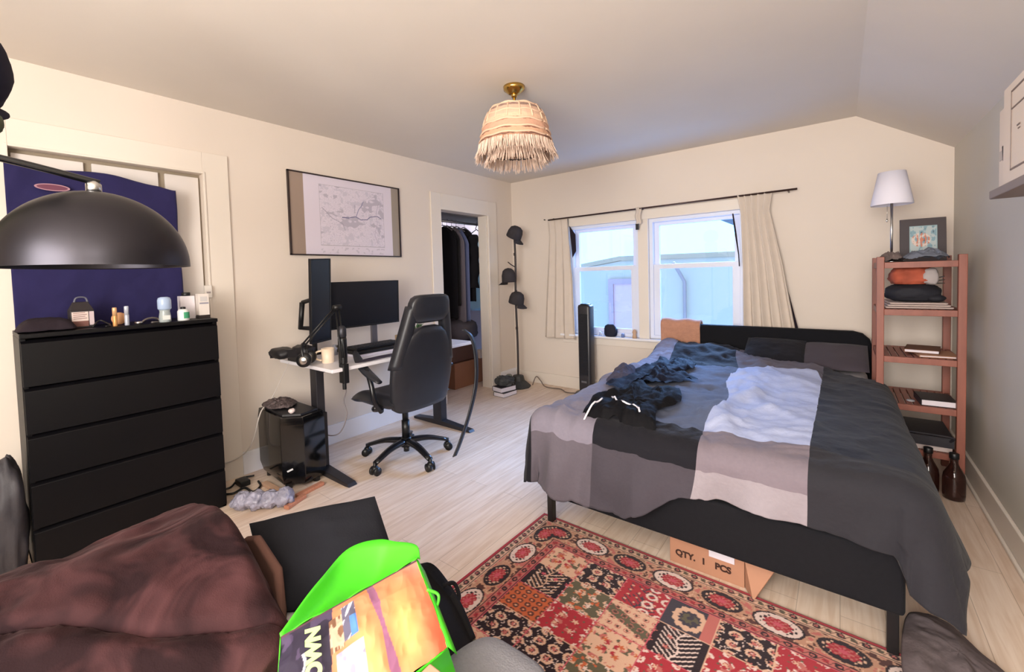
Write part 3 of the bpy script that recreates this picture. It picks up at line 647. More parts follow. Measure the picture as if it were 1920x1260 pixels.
cable('cable', 'thin white cable drooping from the headset to the tower', [(-2.90, 1.36, .735), (-2.95, 1.34, .65), (-2.98, 1.3, .55), (-2.99, 1.27, .49)], .002, CORDW)
ps = thing('power_adapter', 'black power adapter brick on the floor between dresser and tower', 'power adapter', (-2.97, 1.08, 0))
g = G(); g.box(-3.02, 1.04, 0, -2.93, 1.10, .035); build(g, 'body', BLACK, ps, bevel=.006)
cable('cable', 'thick black cable snaking on the floor from the dresser to the tower', [(-2.93, .93, .01), (-2.88, .98, .01), (-2.90, 1.05, .01), (-2.80, 1.06, .01), (-2.84, 1.12, .01), (-2.92, 1.14, .01)], .007, BLACK)
cable('cable', 'black cable curling on the floor against the wall behind the adapter', [(-3.0, .93, .01), (-2.98, 1.0, .01), (-3.06, 1.08, .01), (-3.03, 1.16, .01)], .006, BLACK)
cable('cable', 'reddish brown cable tangled in front of the tower', [(-2.74, 1.05, .008), (-2.68, 1.10, .012), (-2.73, 1.15, .01), (-2.66, 1.14, .012), (-2.62, 1.09, .01)], .004, mat('cord_red', (130, 76, 64), .5))
WOOD2 = mat('orange_wood', (190, 128, 100), .5, noise=.12, nscale=12, stretch=(1, 8, 1))
for k, (a, b, lab) in enumerate((((-2.52, 1.19), (-2.55, 1.37), 'short orange wood slat under the right front corner of the tower'), ((-2.44, 1.09), (-2.49, 1.22), 'short orange wood slat lying nearest the dark cushion'), ((-2.86, 1.15), (-2.62, 1.16), 'pale wood slat along the left front side of the tower'))):
    g = G(); g.bar((a[0], a[1], .011), (b[0], b[1], .011), .035, .02); build(g, 'wood_slat', WOOD2 if k < 2 else mat('pale_wood', (196, 160, 134), .55), label=lab, cat='wood slat', bevel=.003)
bw = mat('bubble_film', (160, 158, 176), .22, noise=.3, nscale=25, bump=.9, bscale=35)
g = G()
for k, (x, y, r) in enumerate(((-2.66, .95, .05), (-2.60, 1.0, .055), (-2.55, 1.05, .05), (-2.50, 1.11, .05))): g.blob((x, y, .045), (r, r, .045), .35, 2.6, 1, 20, seed=k * 3., flat=.002)
build(g, 'bubble_wrap', bw, label='crumpled bluish grey plastic wrap on the floor by the tower', cat='plastic wrap')
# ================================================================== office chair
ch = thing('office_chair', 'black leather high-backed office chair on casters in front of the desk', 'chair', (-2.43, 1.94, 0), math.radians(90), local=True)
PL = mat('chair_plastic', (22, 22, 26), .25)
for k in range(5):
    a = math.radians(18 + 72 * k + 27); c_, s_ = math.cos(a), math.sin(a)
    g = G(); pts = spline([(0.03 * c_, .03 * s_, .125), (.16 * c_, .16 * s_, .118), (.30 * c_, .30 * s_, .078)], 10)
    g.loft([[(p.x - s_ * w * math.cos(q), p.y + c_ * w * math.cos(q), p.z + h_ * math.sin(q)) for q in np.linspace(0, 2 * PI, 14, endpoint=False)] for i, p in enumerate(pts) for w, h_ in ((.034 - .012 * i / 10, .022 - .008 * i / 10),)])
    bl = build(g, 'base_arm', PL, ch)
    g = G(); X, Y = .305 * c_, .305 * s_
    for s in (-1, 1):
        ox, oy = -s_ * .014 * s, c_ * .014 * s
        g.cyl((X + ox - .009 * -s_ * -1, Y + oy, .028), (X + ox * 2.0, Y + oy * 2.0, .028), .028, n=20)
    g.cyl((X, Y, .03), (X, Y, .085), .011, n=10); g.blob((X, Y, .045), (.024, .024, .022), 0, 1, 1, 10)
    build(g, 'caster', BLACK, bl)
g = G(); g.cyl((0, 0, .09), (0, 0, .15), .045, .035); g.cyl((0, 0, .15), (0, 0, .27), .028); g.cyl((0, 0, .27), (0, 0, .40), .022); g.cyl((0, 0, .05), (0, 0, .09), .02); build(g, 'gas_lift', BLACK, ch)
g = G(); g.box(-.12, -.12, .385, .12, .13, .415); build(g, 'seat_plate', BLACK, ch, bevel=.004)
g = G(); n = 40; U, V = np.meshgrid(np.linspace(-1, 1, n), np.linspace(-1, 1, n), indexing='ij')
th = (np.clip(1 - np.abs(U) ** 6, 0, 1) ** .5) * (np.clip(1 - np.abs(V) ** 6, 0, 1) ** .5)
for sg in (1, -1):
    zz = .455 + sg * .042 * th + (.018 * sstep(.55, .9, np.abs(U)) * th if sg > 0 else 0) - (.02 * sstep(.5, 1, V)) + (.012 * sstep(.6, 1, -V))
    g.grid(np.stack([U * .255 * (1 - .06 * (V > 0) * V), V * .25 + .05, zz], -1), flip=(sg < 0))
build(g, 'seat', LEATH, ch)
def ringc(z, w, dpt, y, curve=.25, x0=0., n=36, e=.5):
    r = []
    for q in np.linspace(0, 2 * PI, n, endpoint=False):
        cx_, sy_ = math.cos(q), math.sin(q); cx_ = math.copysign(abs(cx_) ** e, cx_); sy_ = math.copysign(abs(sy_) ** e, sy_)
        x = x0 + w * cx_; r.append((x, y + dpt * sy_ + curve * x * x, z))
    return r
def yb(z): return -.20 - .16 * (z - .45)      # backrest leans back with height
bk = G()
prof = [(.395, .14), (.405, .20), (.43, .235), (.50, .25), (.60, .262), (.70, .262), (.78, .245), (.85, .205), (.91, .155), (.95, .10), (.965, .05)]
bk.loft([ringc(z, w, .036 if 0 < i < len(prof) - 1 else .015, yb(z), .45) for i, (z, w) in enumerate(prof)])
build(bk, 'backrest', LEATH, ch)
for s in (-1, 1):
    g = G(); R_ = []
    for t in np.linspace(0, 1, 16):
        z = .70 + t * .40; xc = s * (.222 - .085 * t); R_.append(ringc(z, .052 - .012 * t, .042, yb(z) + .015, .35, xc, 20, .8))
    g.loft(R_); build(g, 'backrest_wing', LEATH, ch)
g = G(); hpz = [(.985, .10), (1.0, .135), (1.04, .168), (1.08, .172), (1.12, .165), (1.15, .150), (1.165, .12), (1.17, .08)]
g.loft([ringc(z, w, .042 if 0 < i < len(hpz) - 1 else .02, yb(z) + .005, .3) for i, (z, w) in enumerate(hpz)]); build(g, 'headrest', LEATH, ch)
for s in (-1, 1):
    g = G(); g.tube(spline([(s * .27, -.10, .42), (s * .32, -.10, .50), (s * .325, -.08, .60), (s * .315, -.02, .70)], 16), .017, 10); g.tube(spline([(s * .22, -.04, .42), (s * .28, -.04, .43), (s * .29, -.08, .45)], 8), .02, 10)
    ap = build(g, 'armrest', PL, ch)
    g = G(); R_ = []
    for t in np.linspace(0, 1, 14):
        y = .10 - .26 * t + .03 * math.sin(PI * t); z = .80 - .17 * t - .02 * math.sin(PI * t); w = .036 * (math.sin(PI * min(max(t, .04), .96)) ** .3); hh = .02 * (math.sin(PI * min(max(t, .04), .96)) ** .3)
        R_.append([(s * .318 + w * math.cos(q), y, z + hh * math.sin(q)) for q in np.linspace(0, 2 * PI, 16, endpoint=False)])
    g.loft(R_); build(g, 'arm_pad', LEATH, ap)
g = G(); W_ = .018
pts = spline([(-2.13, 2.25, .90), (-2.10, 2.30, .84), (-2.08, 2.32, .70), (-2.07, 2.30, .50), (-2.07, 2.22, .30), (-2.06, 2.11, .14), (-2.06, 2.05, .06)], 40)
g.loft([[(p.x + .004, p.y - W_, p.z), (p.x + .004, p.y + W_, p.z), (p.x - .004, p.y + W_, p.z), (p.x - .004, p.y - W_, p.z)] for p in pts])
build(g, 'belt', LEATH, label='long black belt hanging from the right side of the chair down to the floor', cat='belt')
# ================================================================== walk-in closet contents
g = G(); g.box(-3.98, 2.2, 1.985, -3.45, 4.65, 2.005); struct(g, 'trim_4', mat('closet_shelf', (92, 84, 82), .6))
g = G(); g.cyl((-3.62, 2.2, 1.93), (-3.62, 4.65, 1.93), .014); build(g, 'clothes_rail', CHROME, label='metal clothes rail running through the walk-in closet', cat='rail')
def garment(name, lab, cat, y, x0, x1, zt, zb, th, m, seed, sleeve=False, group=None):
    t = thing(name, lab, cat, ((x0 + x1) / 2, y, zb), group=group)
    xc = (x0 + x1) / 2; hw = (x1 - x0) / 2; R_ = []
    for q in np.linspace(0, 1, 30):
        z = zt - q * (zt - zb); w = hw * (0.22 + .78 * min(1, (q / .16)) ** .6) * (1 - .04 * q); d_ = th * (.5 + .5 * min(1, q / .1))
        R_.append([(xc + w * math.cos(a), y + d_ * math.sin(a) * (1 + .25 * math.sin(9 * a + seed + q)) , z + .008 * math.sin(6 * a + seed)) for a in np.linspace(0, 2 * PI, 48, endpoint=False)])
    g = G(); g.loft(R_[::-1]); build(g, 'fabric', m, t)
    if sleeve:
        for s in (-1, 1):
            g = G(); g.tube(spline([(xc + s * hw * .85, y, zt - .09), (xc + s * hw * 1.05, y - .02, zt - .35), (xc + s * hw * 1.0, y - .04, zt - .72)], 20), [.06 + .012 * math.sin(i) for i in range(21)], 16); build(g, 'sleeve', m, t)
    g = G(); g.tube(spline([(xc - hw * .7, y, zt - .05), (xc, y, zt + .02), (xc + hw * .7, y, zt - .05)], 14), .006, 8); g.tube(spline([(-3.62, y, zt + .015), (-3.62, y, 1.91), (-3.605, y, 1.945), (-3.62, y, 1.955)], 12), .0025, 8); build(g, 'hanger', mat('hanger_grey', (120, 116, 120), .3, metal=.4), t)
GB = mat('cloth_black', (26, 24, 28), .9, bump=.2, bscale=30); GG = mat('cloth_grey', (112, 104, 112), .9, bump=.1); GBL = mat('cloth_bluegrey', (96, 104, 140), .9, bump=.1)
garment('shirt', 'black shirt hanging nearest the left jamb of the closet', 'shirt', 3.53, -3.85, -3.40, 1.86, .8, .022, GB, 1)
garment('shirt', 'black shirt with a grey hem, second on the closet rail', 'shirt', 3.60, -3.84, -3.42, 1.86, .95, .022, mat('cloth_black2', (36, 34, 36), .9), 2)
garment('shirt', 'grey shirt hanging between the black and the blue-grey ones in the closet', 'shirt', 3.68, -3.84, -3.42, 1.86, .75, .022, GG, 3)
garment('shirt', 'blue-grey shirt hanging next to the big black jacket in the closet', 'shirt', 3.755, -3.83, -3.42, 1.86, .75, .022, GBL, 4)
garment('jacket', 'large black jacket hanging at the front of the closet rail', 'jacket', 3.90, -3.82, -3.46, 1.86, .98, .05, GB, 5, sleeve=True)
g = G(); g.tube(spline([(-3.62, 4.12, 1.955), (-3.605, 4.12, 1.945), (-3.62, 4.12, 1.90), (-3.62, 4.12, 1.87), (-3.45, 4.12, 1.77)], 16), .005, 8); g.bar((-3.8, 4.12, 1.78), (-3.62, 4.12, 1.87), .008, .008); g.bar((-3.8, 4.12, 1.78), (-3.45, 4.12, 1.77), .006, .006)
build(g, 'clothes_hanger', BLACK, label='empty black clothes hanger at the right end of the closet rail', cat='hanger')
g = G(); n = 24; U, V = np.meshgrid(np.linspace(0, 1, n), np.linspace(0, 1, n), indexing='ij'); g.grid(np.stack([-4.2 + .75 * U, 4.5 + .02 * np.sin(U * 20), 1.8 - 1.0 * V], -1)); build(g, 'glow_sheet', mat('glow_blue', (176, 214, 232), .8), solid=.005, label='pale blue sheet added for the window glow deep in the closet', cat='towel')  # made-up sheet, its pale blue colour stands in for window glow
g = G(); g.box(-3.9, 3.45, 0, -3.42, 4.0, .29); cb = build(g, 'cardboard_box', mat('kraft', (150, 104, 80), .75, noise=.05), bevel=.003, label='brown cardboard box on the closet floor, lowest of its stack', cat='box')
g = G(); g.box(-3.88, 3.30, .29, -3.45, 3.85, .52); build(g, 'suitcase', mat('case_brown', (88, 58, 46), .6), bevel=.015, label='dark brown case stacked on the cardboard box in the closet', cat='case')
g = G(); g.box(-3.47, 3.87, .29, -3.40, 3.97, .39); build(g, 'small_box', mat('box_pale', (205, 188, 180), .6), bevel=.003, label='small pale box on the right corner of the cardboard box in the closet', cat='box')
g = G(); g.blob((-3.62, 3.72, .64), (.21, .23, .13), .12, 2, .7, 22, flat=.52); build(g, 'duffel_bag', mat('duffel_grey', (84, 78, 84), .85, bump=.2), label='slumped dark grey bag on top of the brown case in the closet', cat='bag')

# ================================================================== hat stand, books, fan
hs_ = thing('hat_stand', 'tall slim dark hat stand in the corner beside the closet doorway', 'stand', (-2.90, 3.95, 0))
DK = mat('stand_dark', (52, 42, 42), .5)
g = G(); g.tube(spline([(-2.90, 3.95, .03), (-2.895, 3.95, .5), (-2.905, 3.95, 1.0), (-2.895, 3.95, 1.4), (-2.90, 3.95, 1.72)], 30), .012, 12)
for z in (.66, 1.08, 1.5): g.cyl((-2.90, 3.95, z), (-2.90, 3.95, z + .03), .015, n=14)
build(g, 'pole', DK, hs_)
g = G(); g.lathe([(.14, 0), (.145, .012), (.13, .03), (.075, .075), (.06, .13), (.02, .135)], (-2.90, 3.95, 0), 10); build(g, 'base', mat('base_dark', (52, 52, 52), .6), hs_, smooth=False)
for z, s in ((1.66, 1), (1.40, -1), (.93, 1)):
    g = G(); g.tube([(-2.90, 3.95, z - .03), (-2.90 + s * .03, 3.91, z), (-2.90 + s * .05, 3.88, z + .03)], .006, 8); build(g, 'hook', DK, hs_)
HATM = mat('cap_charcoal', (62, 58, 60), .9, noise=.12, nscale=12, bump=.2)
def cap(lab, c, rx, rz, tilt, flip=1, up=False):
    t = thing('cap', lab, 'cap', c); M = Matrix.Translation(c) @ Matrix.Rotation(tilt, 4, 'Y')
    g = G(); n = 20
    pr = [(.002, rz), (rx * .45, rz * .94), (rx * .8, rz * .7), (rx * .97, rz * .2), (rx, -rz * .5), (rx * .95, -rz * .6)]
    g.lathe(pr[::-1], n=28, M=M, cap=False); build(g, 'crown', HATM, t, solid=.003)
    g = G(); A = np.linspace(-.8, .8, 14); P = np.array([[(r * math.cos(a) * flip * (rx + .0) / 1, -r * math.sin(a) * rx * .95 * 1.0, -rz * .55 - .02 * (r - 1) * 2 - .018 * abs(math.sin(a)) * (r - .9)) for r in np.linspace(.92, 1.0 + .62 * math.cos(a) ** .8, 6)] for a in A])
    g.grid(P, M=M); build(g, 'brim', HATM, t, solid=.005)
    g = G(); g.blob((0, 0, rz), (.006, .006, .004), 0, n=8, M=M); build(g, 'button', HATM, t)
cap('charcoal cap on top of the hat stand', (-2.84, 3.88, 1.74), .085, .085, .5)
cap('charcoal cap hanging halfway up the hat stand on its left side', (-2.945, 3.88, 1.26), .078, .10, -.05, -1)
cap('charcoal cap hanging lowest on the hat stand', (-2.84, 3.88, 1.01), .085, .085, .25)
PAPER = mat('book_paper', (222, 214, 220), .7)
def book(lab, x0, y0, z0, w, d_, h_, rot, cover, group=None):
    t = thing('book', lab, 'book', (x0, y0, z0), rot, local=True, group=group)
    g = G(); g.box(-w / 2, -d_ / 2, 0, w / 2, d_ / 2, .003); g.box(-w / 2, -d_ / 2, h_ - .003, w / 2, d_ / 2, h_); g.box(-w / 2, -d_ / 2, 0, -w / 2 + .004, d_ / 2, h_); build(g, 'cover', cover, t, bevel=.001)
    g = G(); g.box(-w / 2 + .004, -d_ / 2 + .004, .003, w / 2 - .004, d_ / 2 - .004, h_ - .003); build(g, 'pages', PAPER, t)
BKC = mat('book_dark', (44, 38, 46), .5)
book('thick book with white page edges at the bottom of the floor stack', -2.82, 3.60, 0, .15, .21, .045, .25 + PI / 2 - 1.9, BKC)
book('thick dark book lying second in the floor stack', -2.84, 3.61, .046, .15, .21, .05, .12 + PI / 2 - 1.9, BKC)
g = G(); g.blob((-2.86, 3.64, .135), (.09, .08, .05), .3, 2.2, .7, 20, flat=.097, seed=5); build(g, 'knit_gloves', mat('glove_grey', (74, 74, 74), .8, noise=.4, nscale=30, bump=.5), label='crumpled dark grey gloves on top of the floor book stack', cat='gloves')
g = G(); g.box(-2.90, 3.70, .0, -2.83, 3.77, .16); g.lathe([(.03, 0), (.034, .02), (.022, .03)], (-2.865, 3.735, .16), 18); build(g, 'canister', mat('canister_grey', (112, 112, 100), .6), label='small canister with a dark lid behind the floor book stack', cat='canister', bevel=.003)
cable('cable', 'brown power cable along the floor from the hat stand to the tower fan', [(-2.76, 4.03, .02), (-2.74, 4.08, .11), (-2.68, 4.08, .07), (-2.60, 4.06, .015), (-2.42, 4.08, .01), (-2.30, 4.0, .01), (-2.16, 4.03, .012)], .006, mat('cord_brown', (110, 94, 84), .5))
fn = thing('tower_fan', 'slim black tower fan standing between the window and the bed', 'fan', (-2.08, 4.04, 0))
g = G()
def rr(cx_, cy_, w, d_, z, n=32, e=.45): return [(cx_ + w * math.copysign(abs(math.cos(a)) ** e, math.cos(a)), cy_ + d_ * math.copysign(abs(math.sin(a)) ** e, math.sin(a)), z) for a in np.linspace(0, 2 * PI, n, endpoint=False)]
g.loft([rr(-2.08, 4.05, .07, .06, .03), rr(-2.08, 4.05, .072, .062, .1), rr(-2.08, 4.05, .072, .062, .93), rr(-2.08, 4.05, .066, .056, .95)]); build(g, 'body', mat('fan_body', (44, 42, 46), .35), fn)
g = G(); g.loft([rr(-2.08, 4.05, .05, .05, .95), rr(-2.08, 4.05, .045, .045, .962)]); build(g, 'top_panel', BLACKG, fn)
g = G()
g.box(-2.125, 3.983, .22, -2.035, 3.99, .86, 0)
for k in range(40): g.box(-2.125, 3.979, .225 + k * .016, -2.035, 3.984, .229 + k * .016, 1)
build(g, 'grille', [BLACK, mat('grille_grey', (38, 38, 46), .4)], fn)
g = G(); g.box(-2.11, 3.98, .145, -2.05, 3.99, .165); build(g, 'badge', mat('fan_badge', (120, 120, 126), .3, metal=.5), fn)
g = G(); g.lathe([(.13, 0), (.135, .01), (.12, .03), (.02, .032)], (-2.08, 4.05, 0), 36); build(g, 'base', BLACK, fn)
# window sill clutter
g = G(); g.blob((-1.87, 4.185, .675), (.06, .035, .065), .22, 1.6, .7, 20, flat=.615, seed=6); build(g, 'stone', mat('stone_dark', (38, 40, 54), .7, noise=.2), label='dark angular stone on the window sill', cat='stone')
g = G(); g.lathe([(.02, 0), (.022, .01), (.016, .04), (.022, .06), (.014, .085), (.004, .09)], (-1.615, 4.18, .615), 18); build(g, 'figurine', mat('clay_tan', (196, 160, 130), .6), label='small tan clay figure on the sill between the windows', cat='figurine')
g = G(); g.tube(spline([(-2.01, 4.18, .62), (-1.99, 4.18, .66), (-1.96, 4.18, .63), (-1.95, 4.18, .62)], 14), .008, 8); build(g, 'glass_ornament', mat('orn_white', (214, 220, 235), .2), label='little curled white ornament left of the dark stone on the sill', cat='ornament')
g = G(); g.lathe([(.012, 0), (.016, .01), (.016, .03), (.008, .04)], (-1.74, 4.185, .615), 16); build(g, 'cup', mat('cup_blue', (110, 130, 180), .4), label='tiny blue cup on the sill right of the dark stone', cat='cup')
# ================================================================== curtains
rod = thing('curtain_rod', 'thin dark curtain rod above both windows', 'curtain rod', (-1.4, 4.14, 1.89))
g = G(); g.cyl((-2.565, 4.14, 1.882), (-.27, 4.14, 1.895), .008, n=14); build(g, 'rod', mat('rod_dark', (70, 50, 46), .4, metal=.5), rod)
g = G()
for x in (-2.5, -.33, -1.52): g.bar((x, 4.14, 1.888), (x, 4.22, 1.888), .008, .014)
build(g, 'bracket', mat('rod_dark', (70, 50, 46), .4, metal=.5), rod)
g = G(); g.cyl((-2.655, 4.195, 1.90), (-2.655, 4.22, 1.90), .006, n=10); build(g, 'wall_hook', BLACK, label='tiny black hook in the wall left of the curtain rod', cat='hook')
CUR = mat('curtain_cream', (212, 198, 184), .85, noise=.03, nscale=10, bump=.1)
def curtain(lab, rows, folds, y, amp, seed):
    n, k = 110, 60; P = np.zeros((n, k, 3)); zs = [r[0] for r in rows]
    for j in range(k):
        z = zs[0] + (zs[-1] - zs[0]) * j / (k - 1)
        xa = np.interp(-z, [-q for q in zs], [r[1] for r in rows]); xb = np.interp(-z, [-q for q in zs], [r[2] for r in rows])
        u = np.linspace(0, 1, n); q = j / (k - 1)
        P[:, j, 0] = xa + (xb - xa) * u + .008 * np.sin(u * folds * 2 * PI + seed)
        P[:, j, 1] = y + amp * (.5 + .5 * q) * (np.sin(u * folds * 2 * PI + seed + .8 * np.sin(q * 2)) + .5 * vn(u * folds * 1.3, q * 1.5 + seed)) 
        P[:, j, 2] = z + .006 * np.sin(u * folds * 2 * PI) * (1 - q)
    t = thing('curtain', lab, 'curtain', (P[..., 0].mean(), y, zs[-1])); g = G(); g.grid(P); build(g, 'panel', CUR, t, solid=.003)
    return t
c1 = curtain('short cream curtain gathered at the left of the windows', [(1.885, -2.60, -2.32), (1.7, -2.58, -2.31), (1.2, -2.62, -2.27), (.56, -2.67, -2.25)], 3.5, 4.155, .018, 1)
c2 = curtain('cream curtain pulled aside behind the headboard at the right of the windows', [(1.90, -.70, -.43), (1.75, -.67, -.45), (1.3, -.66, -.36), (.8, -.66, -.28), (.35, -.64, -.20)], 5.5, 4.145, .02, 2)
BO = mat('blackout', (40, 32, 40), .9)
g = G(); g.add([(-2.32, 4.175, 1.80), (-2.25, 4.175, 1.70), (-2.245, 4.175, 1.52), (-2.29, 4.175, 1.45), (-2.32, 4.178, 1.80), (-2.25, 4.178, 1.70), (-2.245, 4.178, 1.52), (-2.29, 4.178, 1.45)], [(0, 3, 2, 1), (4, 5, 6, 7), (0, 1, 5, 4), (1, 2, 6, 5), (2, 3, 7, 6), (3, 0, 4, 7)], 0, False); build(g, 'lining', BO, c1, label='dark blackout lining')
def quadstrip(pts, y, t=.004):
    g = G(); n = len(pts); v = [(a, y, z) for a, b, z in pts] + [(b, y, z) for a, b, z in pts]; v += [(p[0], y + t, p[2]) for p in v]
    f = []
    for i in range(n - 1): f += [(i, i + 1, n + i + 1, n + i), (2 * n + i, 3 * n + i, 3 * n + i + 1, 2 * n + i + 1), (i, 2 * n + i, 2 * n + i + 1, i + 1), (n + i, n + i + 1, 3 * n + i + 1, 3 * n + i)]
    return g.add(v, f, 0, False)
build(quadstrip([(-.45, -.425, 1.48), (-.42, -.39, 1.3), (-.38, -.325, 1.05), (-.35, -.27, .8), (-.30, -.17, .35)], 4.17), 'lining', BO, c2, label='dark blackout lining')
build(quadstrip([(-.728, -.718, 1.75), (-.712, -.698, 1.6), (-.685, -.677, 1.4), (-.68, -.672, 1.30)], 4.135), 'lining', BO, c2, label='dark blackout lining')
g = G(); n = 12; P = np.array([[(-1.565 + .05 * u + .006 * math.sin(v * 9), 4.128 - .01 * math.sin(u * 6), 1.90 - .16 * v) for v in np.linspace(0, 1, 14)] for u in np.linspace(0, 1, n)]); tt_ = thing('curtain_tie', 'white cloth tie with a black clip hanging from the rod between the windows', 'curtain tie', (-1.54, 4.13, 1.74)); g.grid(P); build(g, 'strip', CUR, tt_, solid=.003)
g = G(); g.box(-1.565, 4.12, 1.685, -1.535, 4.14, 1.745); build(g, 'clip', BLACK, tt_, bevel=.004)

# ================================================================== bed
UPH = mat('bed_upholstery', (22, 22, 26), .9, noise=.08, nscale=60, bump=.15, bscale=300, sheen=.04)
bd = thing('bed', 'large bed with a charcoal upholstered frame and headboard against the window wall', 'bed', (-.52, 3.0, 0))
XL_, XR_, YF, YH = -1.195, .165, 1.83, 4.02
g = G(); g.box(XL_, YF, .145, XR_, YH, .355); build(g, 'side_rails', UPH, bd, bevel=.015, seg=3)
g = G(); R_ = []
hb = [(-1.285, .36), (-1.285, .70), (-1.27, .75), (-1.235, .785), (-1.18, .80), (.07, .80), (.125, .785), (.165, .745), (.18, .69), (.18, .36)]
v = [(x, 4.03, z) for x, z in hb] + [(x, 4.105, z) for x, z in hb]; k = len(hb)
g.add(v, [tuple(range(k)), tuple(range(2 * k - 1, k - 1, -1))] + [(i, i + k, (i + 1) % k + k, (i + 1) % k) for i in range(k)], 0, False); g.box(-1.1, 4.05, .1, -1.0, 4.09, .36); g.box(-.1, 4.05, .1, 0, 4.09, .36)
build(g, 'headboard', UPH, bd, bevel=.02, seg=3)
for x, y in ((-1.17, 1.855), (.135, 1.855), (-1.17, 3.98), (.135, 3.98)):
    g = G(); g.box(x - .015, y - .018, 0, x + .015, y + .018, .15); build(g, 'leg', BLACK, bd, bevel=.002)
g = G(); g.box(XL_ + .015, YF + .03, .356, XR_ - .015, YH - .01, .535); build(g, 'mattress', mat('mattress_white', (200, 196, 200), .8), bd, bevel=.05, seg=4)
# duvet ------------------------------------------------------------
EX0, EX1, EY0 = -1.20, .155, 1.885
def duvet_top(x, y):
    z = .572 + .075 * sstep(3.45, 3.85, y) * (1 - sstep(-.85, -.5, x)) * (1 - .5 * sstep(3.9, 4.02, y)) + .02 * sstep(3.45, 3.7, y) * sstep(-.7, -.5, x)
    z = z + .022 * (fbm(x * 2.2, y * 2.2, 1, 3) + .4) * (1 - .5 * sstep(-.1, .1, x))
    wl = 1 - .6 * sstep(-.15, .0, x)
    def cre(a, b, s_): n_ = 1 - np.abs(vn(a, b, s_)); return n_ ** 5
    wx, wy = x + .10 * vn(x * 3.2, y * 3.2, 7), y + .10 * vn(x * 3.2, y * 3.2, 9)
    z = z + wl * (.024 * cre(wx * 2.4 + wy * 1.6, wy * 1.2 - wx * 1.0, 3) + .017 * cre(wx * 1.6 + wy * 5.2, wy * 1.6 - wx * 2.2, 5) + .012 * cre(wx * 7 + wy * 5, wy * 3 - wx * 6, 8) + .008 * cre(wx * 9 - wy * 13, wy * 8, 4) - .018)
    z = z + wl * .006 * ridge(x * 14 + y * 9, y * 11, 4, 2)
    crest = np.exp(-((x + .42 + .06 * np.sin(y * 6)) / .05) ** 2) * sstep(1.8, 2.0, y) * (1 - sstep(2.6, 3.0, y)); z = z + .03 * crest
    return z
def fold_point(s, t, fl):
    """s,t cloth coordinates -> xyz, cloth folding over the mattress edges"""
    dx = np.where(s < EX0, EX0 - s, np.where(s > EX1, s - EX1, 0.)); sx = np.where(s < EX0, -1., 1.)
    dy = np.maximum(EY0 - t, 0.)
    D = np.hypot(dx, dy) + 1e-9; ux, uy = sx * dx / D, -dy / D
    r = .075; a = np.minimum(D / r, PI / 2)
    out = r * np.sin(a); down = r * (1 - np.cos(a)) + np.maximum(D - r * PI / 2, 0)
    q = np.where(s * 0 + dx > dy, t * 1.0, s * 1.0)
    hang = sstep(.04, .3, down) * (1 - .8 * sstep(.03, .15, np.minimum(dx, dy))) * (1 - .5 * sstep(EX1, EX1 + .1, s))
    out = out + down * fl + hang * (.024 * np.sin(q * 17 + 1.5 * np.sin(q * 5)) + .013 * np.sin(q * 31 + 2 + down * 6) + .010 * vn(q * 14, down * 9, 3))
    x = np.clip(s, EX0, EX1) + ux * out; y = np.maximum(t, EY0) + uy * out
    top = duvet_top(np.clip(s, EX0, EX1), np.maximum(t, EY0))
    return x, y, top - down * .97
NC = [10, 34, 42, 40, 44]; NRW = [26, 64, 24, 26]
def cols_at(t):
    q = np.clip((t - 1.8) / (3.95 - 1.8), 0, 1)
    hangL = .27
    b0 = EX0 - hangL + 0 * t; b1 = EX0 - .07 + 0 * t; b2 = -.90 - .22 * q
    b3 = np.interp(t, [1.5, 1.8, 2.25, 3.1, 3.9], [-.49, -.47, -.455, -.555, -.63]) + .02 * np.sin(t * 8); b4 = -.09 + 0 * t
    hr = np.interp(t, [1.5, 1.9, 2.4, 2.66, 3.0, 3.25, 3.6], [.29, .30, .30, .29, .24, .10, .02])
    return [b0, b1, b2, b3, b4, EX1 + hr]
def rows_at(s):
    hd = np.interp(s, [-1.6, -.62, -.1, .16, .6], [3.96, 3.92, 3.62, 3.42, 3.35])
    r1 = np.interp(s, [-.7, -.12, -.08, .2], [3.42, 3.42, 3.22, 3.22])
    hf = np.interp(s, [-1.5, -1.2, -.9, -.72, -.5, -.3, 0, .13, .19, .28, .5], [.33, .415, .435, .41, .26, .25, .255, .27, .36, .36, .30])
    r2 = 1.965 + 0 * s; r3 = np.minimum(EY0 - .14 + 0 * s, EY0 - .14) 
    r4 = EY0 - hf
    r3 = np.maximum(r3, r4 + .045)
    return [hd, r1, r2, r3, r4]
cu = np.concatenate([np.linspace(i, i + 1, NC[i], endpoint=False) for i in range(5)] + [[5.]])
ru = np.concatenate([np.linspace(i, i + 1, NRW[i], endpoint=False) for i in range(4)] + [[4.]])
CU, RU = np.meshgrid(cu, ru, indexing='ij')
T_ = 3.9 - RU * .5; S_ = -1.5 + CU * .35
for it in range(6):
    cb_ = np.stack(cols_at(T_), 0); ci = np.minimum(CU.astype(int), 4); f_ = CU - ci
    S_ = np.take_along_axis(cb_, ci[None], 0)[0] * (1 - f_) + np.take_along_axis(cb_, (ci + 1)[None], 0)[0] * f_
    rb_ = np.stack(rows_at(S_), 0); ri = np.minimum(RU.astype(int), 3); f_ = RU - ri
    T_ = np.take_along_axis(rb_, ri[None], 0)[0] * (1 - f_) + np.take_along_axis(rb_, (ri + 1)[None], 0)[0] * f_
fl = .12 + .16 * sstep(-.05, .3, S_) * (1 - sstep(2.0, 3.0, T_)) + .12 * sstep(-1.1, -1.3, S_)
fl = np.where((S_ < EX1) & (T_ < EY0), .06 + .10 * (1 - sstep(-.7, -.4, S_)), fl)
PX, PY, PZ = fold_point(S_, T_, fl)
PX = np.maximum(PX, -1.36)
